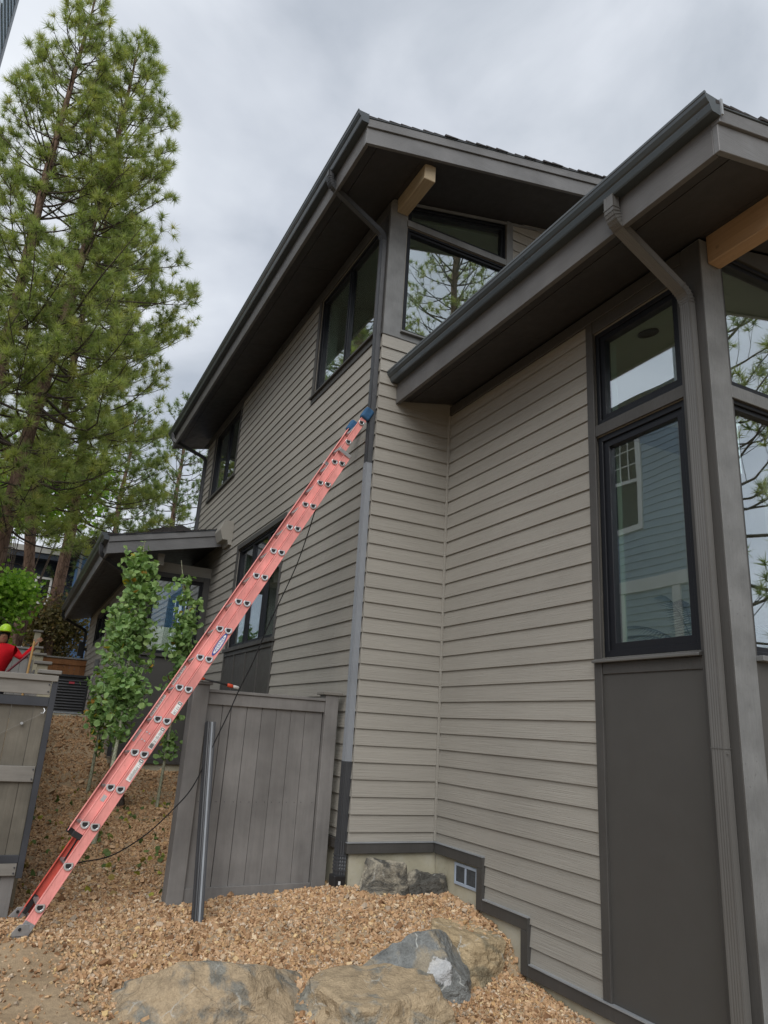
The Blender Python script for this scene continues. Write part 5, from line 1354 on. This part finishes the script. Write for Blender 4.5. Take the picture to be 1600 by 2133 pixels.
# rear block set back from the boundary; it shows only mirrored in the near window
NX2 = -4.0
core2 = MB().box(-9.0, NX2, 9.0, 14.3, -.2, 9.35).build('wall', 'neighbour_siding', nb)
NW = (11.38, 12.36, 6.55, 8.75)
clap_px(core2, NX2, 9.0, 14.3, .6, 9.3, [(NW[0] - .13, NW[1] + .13, NW[2] - .13, NW[3] + .13)], 'neighbour_siding', 5)
nw = MB().ring([(NX2 + .002, a, z) for a, z in rect(NW[0] - .13, NW[1] + .13, NW[2] - .13, NW[3] + .13)], [(NX2 + .002, a, z) for a, z in rect(NW[0], NW[1], NW[2], NW[3])], (.045, 0, 0)).build('window', 'white_trim', nb)
MB().box(NX2 + .002, NX2 + .012, NW[0], NW[1], NW[2], NW[3]).build('pane', 'window_black', nw)
MB().box(NX2 + .0125, NX2 + .035, NW[0], NW[1], 7.60, 7.68).build('meeting_rail', 'white_trim', nw)
for k in range(1, 4): MB().box(NX2 + .0125, NX2 + .025, NW[0] + k * .245 - .012, NW[0] + k * .245 + .012, 7.681, NW[3]).build('muntin', 'white_trim', nw)
for k in range(1, 3): MB().box(NX2 + .0126, NX2 + .024, NW[0], NW[1], 7.68 + k * .36 - .012, 7.68 + k * .36 + .012).build('muntin', 'white_trim', nw)
MB().box(NX2 + .002, NX2 + .06, 9.6, 13.6, 5.0, 5.28).build('band_board', 'white_trim', nb)
MB().box(NX2 + .002, NX2 + .05, 10.35, 10.55, .5, 4.99).build('door_casing', 'white_trim', nb)
MB().box(NX2 + .002, NX2 + .045, 11.9, 12.1, .5, 4.99).build('door_casing', 'white_trim', nb)
MB().prism([(NX2 + .4, 8.7, 9.36), (NX2 + .4, 8.7, 9.5), (-6.5, 8.7, 10.4), (-9.4, 8.7, 9.4)], (0, 5.9, 0)).build('roof', 'shingle', nb)

nv = thing('navy_house', 'dark navy clapboard house behind the pines', 'house', (-4.0, 36.0, 1.9))
wl = MB().box(-10, 1.62, 35.0, 43, 1.2, 8.3).build('wall', 'navy_siding', nv)
z = 2.0
while z < 8.2:
    MB().hexa([(-10, 34.97, z), (1.62, 34.97, z), (1.62, 34.999, z), (-10, 34.999, z), (-10, 34.992, z + .2), (1.62, 34.992, z + .2), (1.62, 34.999, z + .2), (-10, 34.999, z + .2)]).build('siding_board', 'navy_siding', wl); z += .19
MB().box(-10.6, 2.1, 34.3, 43.5, 8.3, 8.55).build('roof', 'weathered', nv)
MB().box(-10.55, 2.05, 34.35, 43.45, 8.05, 8.299).build('fascia_board', 'navy_siding', nv)
for a0, a1, z0, z1 in ((.02, .72, 6.15, 7.35), (-.98, .05, 3.35, 4.95), (-3.3, -2.0, 3.3, 4.9), (-3.3, -2.0, 6.2, 7.4)):
    f_ = MB().ring([(a, 34.96, z) for a, z in rect(a0, a1, z0, z1)], [(a, 34.96, z) for a, z in inset(rect(a0, a1, z0, z1), .09)], (0, -.04, 0)).build('window', 'white_trim', nv)
    MB().box(a0 + .09, a1 - .09, 34.93, 34.95, z0 + .09, z1 - .09).build('pane', 'glass', f_)
    MB().box(a0 + .05, a1 - .05, 34.951, 34.9595, z0 + .05, z1 - .05).build('blind', 'vent_mesh', f_)
bh = thing('blue_house', 'bright blue clapboard house beyond the wing', 'house', (4.5, 33.0, 1.9))
wl = MB().box(1.55, 9.0, 31.5, 34.9, 1.2, 8.2).build('wall', 'blue_siding', bh)
z = 2.0
while z < 8.0:
    MB().hexa([(1.62, 31.47, z), (9, 31.47, z), (9, 31.499, z), (1.62, 31.499, z), (1.62, 31.492, z + .19), (9, 31.492, z + .19), (9, 31.499, z + .19), (1.62, 31.499, z + .19)]).build('siding_board', 'blue_siding', wl); z += .18
MB().box(1.52, 1.615, 31.46, 31.6, 1.2, 8.2).build('corner_trim', 'neighbour_trim', bh)
MB().prism([(1.2, 31.0, 8.2), (9.4, 31.0, 8.2), (9.4, 31.0, 8.4), (5.3, 31.0, 9.8), (1.2, 31.0, 8.4)], (0, 4.2, 0)).build('roof', 'shingle', bh)

# ------------------------------------------------------------------ worker in red behind the gate
def skin_body(name, nodes, edges, mat, parent, sub=2):
    me = bpy.data.meshes.new(name); c = Vector(nodes[0][0])
    me.from_pydata([Vector(p) - c for p, r in nodes], edges, [])
    o = bpy.data.objects.new(name, me); col.objects.link(o); place(o, parent, c)
    m = o.modifiers.new('skin', 'SKIN'); m.use_smooth_shade = True
    for i, (p, r) in enumerate(nodes):
        sv = me.skin_vertices[0].data[i]; sv.radius = r if hasattr(r, '__len__') else (r, r); sv.use_root = (i == 0)
    s_ = o.modifiers.new('sub', 'SUBSURF'); s_.levels = sub; s_.render_levels = sub
    me.materials.append(MATS[mat]); return o
PX, PY = -.29, 13.2; PG = 1.16
pe = thing('person', 'worker in red long-sleeved shirt and lime helmet holding a maroon pole', 'person', (PX, PY, PG))
sh_ = lambda x, y, z: (PX + x, PY + y, PG + z)
body = skin_body('body', [(sh_(0, 0, .95), (.15, .12)), (sh_(.01, -.01, 1.20), (.16, .12)), (sh_(.02, -.02, 1.42), (.17, .11)), (sh_(.02, -.02, 1.53), (.06, .06)),
    (sh_(.20, -.02, 1.44), .068), (sh_(.34, -.12, 1.30), .052), (sh_(.43, -.16, 1.43), .040), (sh_(.48, -.18, 1.50), .032),
    (sh_(-.18, -.02, 1.42), .068), (sh_(-.27, -.06, 1.15), .052), (sh_(-.10, -.22, .98), .040), (sh_(-.04, -.26, .97), .03)],
    [(0, 1), (1, 2), (2, 3), (2, 4), (4, 5), (5, 6), (6, 7), (2, 8), (8, 9), (9, 10), (10, 11)], 'shirt_red', pe)
skin_body('trousers', [(sh_(0, 0, .95), (.15, .12)), (sh_(.10, 0, .86), .10), (sh_(.11, -.02, .48), .072), (sh_(.11, .02, .09), .052), (sh_(-.10, 0, .86), .10), (sh_(-.12, -.02, .48), .072), (sh_(-.12, .02, .09), .052)],
    [(0, 1), (1, 2), (2, 3), (0, 4), (4, 5), (5, 6)], 'trousers', pe)
for s_ in (.11, -.12): skin_body('boot', [(sh_(s_, .04, .06), .05), (sh_(s_, -.06, .045), .048), (sh_(s_, -.17, .035), .035)], [(0, 1), (1, 2)], 'boot', pe)
hd = skin_body('head', [(sh_(.02, -.02, 1.51), .048), (sh_(.02, -.025, 1.60), (.068, .075)), (sh_(.02, -.025, 1.70), (.076, .09))], [(0, 1), (1, 2)], 'skin', pe)
MB().tube([sh_(.02, -.115, 1.645), sh_(.02, -.135, 1.63), sh_(.02, -.12, 1.615)], [.008, .014, .010], 6).build('nose', 'skin', hd, True)
for e_ in (-1, 1):
    MB().tube([sh_(.02 + e_ * .03, -.108, 1.665), sh_(.02 + e_ * .03, -.112, 1.665)], .009, 8).build('eye', 'hair_dark', hd)
    MB().tube([sh_(.02 + e_ * .076, -.02, 1.66), sh_(.02 + e_ * .09, -.015, 1.655), sh_(.02 + e_ * .078, -.015, 1.62)], .012, 6).build('ear', 'skin', hd, True)
MB().box(*[v for p in zip(sh_(.0, -.112, 1.585), sh_(.04, -.106, 1.592)) for v in p]).build('mouth', 'label_red', hd)
bm = bmesh.new(); bmesh.ops.create_uvsphere(bm, u_segments=24, v_segments=12, radius=1)
hv = [(v.co.x, v.co.y, v.co.z) for v in bm.verts]; hf = [tuple(v.index for v in f.verts) for f in bm.faces]; bm.free()
def half(scale, c, zmin):
    return [(c[0] + a * scale[0], c[1] + b * scale[1], c[2] + max(d, zmin) * scale[2]) for a, b, d in hv]
MB().add(half((.098, .118, .125), sh_(.02, -.01, 1.715), -.05), hf).build('helmet', 'helmet_lime', pe, True)
MB().add(half((.115, .155, .012), sh_(.02, -.03, 1.712), -1), hf).build('helmet_brim', 'helmet_lime', pe, True)
MB().add(half((.088, .10, .10), sh_(.02, .01, 1.66), -.9), hf).build('hair', 'hair_dark', pe, True)
# right hand raised, open; left hand closed on the pole
wr = Vector(sh_(.49, -.185, 1.515)); up_ = Vector((.42, -.08, .90)).normalized(); ac_ = Vector((.85, .1, -.4)).normalized()
hn = [(tuple(wr), .026), (tuple(wr + up_ * .05), (.036, .018)), (tuple(wr + up_ * .09), (.038, .015))]; he = [(0, 1), (1, 2)]
skin_body('hand', hn, he, 'skin', pe, 1)
for k, (off_, ln2) in enumerate(((-.030, .065), (-.010, .075), (.010, .072), (.030, .056))):
    b0 = wr + up_ * .085 + ac_ * off_
    skin_body('finger', [(tuple(b0), .009), (tuple(b0 + up_ * ln2 * .55 + ac_ * .006), .0085), (tuple(b0 + up_ * ln2 + ac_ * .02), .007)], [(0, 1), (1, 2)], 'skin', pe, 1)
b0 = wr + up_ * .03 - ac_ * .03
skin_body('thumb', [(tuple(b0), .011), (tuple(b0 + up_ * .03 - ac_ * .03), .010), (tuple(b0 + up_ * .055 - ac_ * .04), .008)], [(0, 1), (1, 2)], 'skin', pe, 1)
lw = Vector(sh_(-.035, -.265, .97))
skin_body('hand', [(tuple(lw), .024), (tuple(lw + Vector((.04, -.03, .0))), (.034, .024)), (tuple(lw + Vector((.07, -.05, .0))), (.032, .02))], [(0, 1), (1, 2)], 'skin', pe, 1)
for k in range(4):
    b0 = lw + Vector((.07, -.055, .03 - .02 * k))
    skin_body('finger', [(tuple(b0), .009), (tuple(b0 + Vector((.03, -.035, 0))), .009), (tuple(b0 + Vector((.055, -.005, 0))), .008)], [(0, 1), (1, 2)], 'skin', pe, 1)
skin_body('thumb', [(tuple(lw + Vector((.04, -.02, .02))), .011), (tuple(lw + Vector((.07, -.015, .04))), .010), (tuple(lw + Vector((.095, -.03, .03))), .008)], [(0, 1), (1, 2)], 'skin', pe, 1)
hp = MB().tube([sh_(.50, -.32, 1.46), sh_(.10, -.33, .985), sh_(-.52, -.34, .24)], .017, 8).build('tool_pole', 'maroon_pole'); tag(hp, 'maroon tool pole held by the worker in red', 'pole')

# ------------------------------------------------------------------ palm standing inside the near window
pm = thing('indoor_palm', 'feathery indoor palm behind the lower near window', 'plant', (4.75, 3.95, 1.5))
MB().tube([(4.75, 3.95, 1.5), (4.75, 3.95, 1.52), (4.75, 3.95, 1.8)], [.13, .14, .17], 16).build('pot', 'trim_grey', pm)
MB().tube([(4.75, 3.95, 1.78), (4.74, 3.94, 2.1), (4.75, 3.95, 2.42)], [.03, .026, .02], 8).build('stem', 'pine_bark', pm)
rg = np.random.default_rng(5)
for k in range(11):
    az = k * 2.4; L_ = rg.uniform(.7, 1.15); el = rg.uniform(.35, 1.2)
    p0 = np.array([4.75, 3.95, 2.40]); pts_ = []
    for s_ in np.linspace(0, 1, 9):
        pts_.append(p0 + np.array([math.cos(az), math.sin(az), 0]) * L_ * s_ * math.cos(el) * .8 + np.array([0, 0, L_ * (s_ * math.sin(el) - .35 * s_ ** 2.5)]))
    pts_ = np.array(pts_); mb = MB(); mb.tube([tuple(q) for q in pts_], [.006] * 5 + [.004] * 4, 4)
    for s_ in np.linspace(.25, 1, 22):
        q = np.array([np.interp(s_, np.linspace(0, 1, 9), pts_[:, c]) for c in range(3)]); sdv = np.array([-math.sin(az), math.cos(az), 0])
        for sg in (-1, 1):
            tip = q + sdv * sg * .17 * (1.15 - .6 * s_) + np.array([math.cos(az) * .06, math.sin(az) * .06, -.04])
            mb.add([tuple(q + np.array([0, 0, .006])), tuple(q - np.array([0, 0, .006])), tuple(tip)], [(0, 1, 2)])
    mb.build('frond', 'palm_green', pm)
print('tufts', n1, n2, n3, n4, n5, n6, n7, n8)
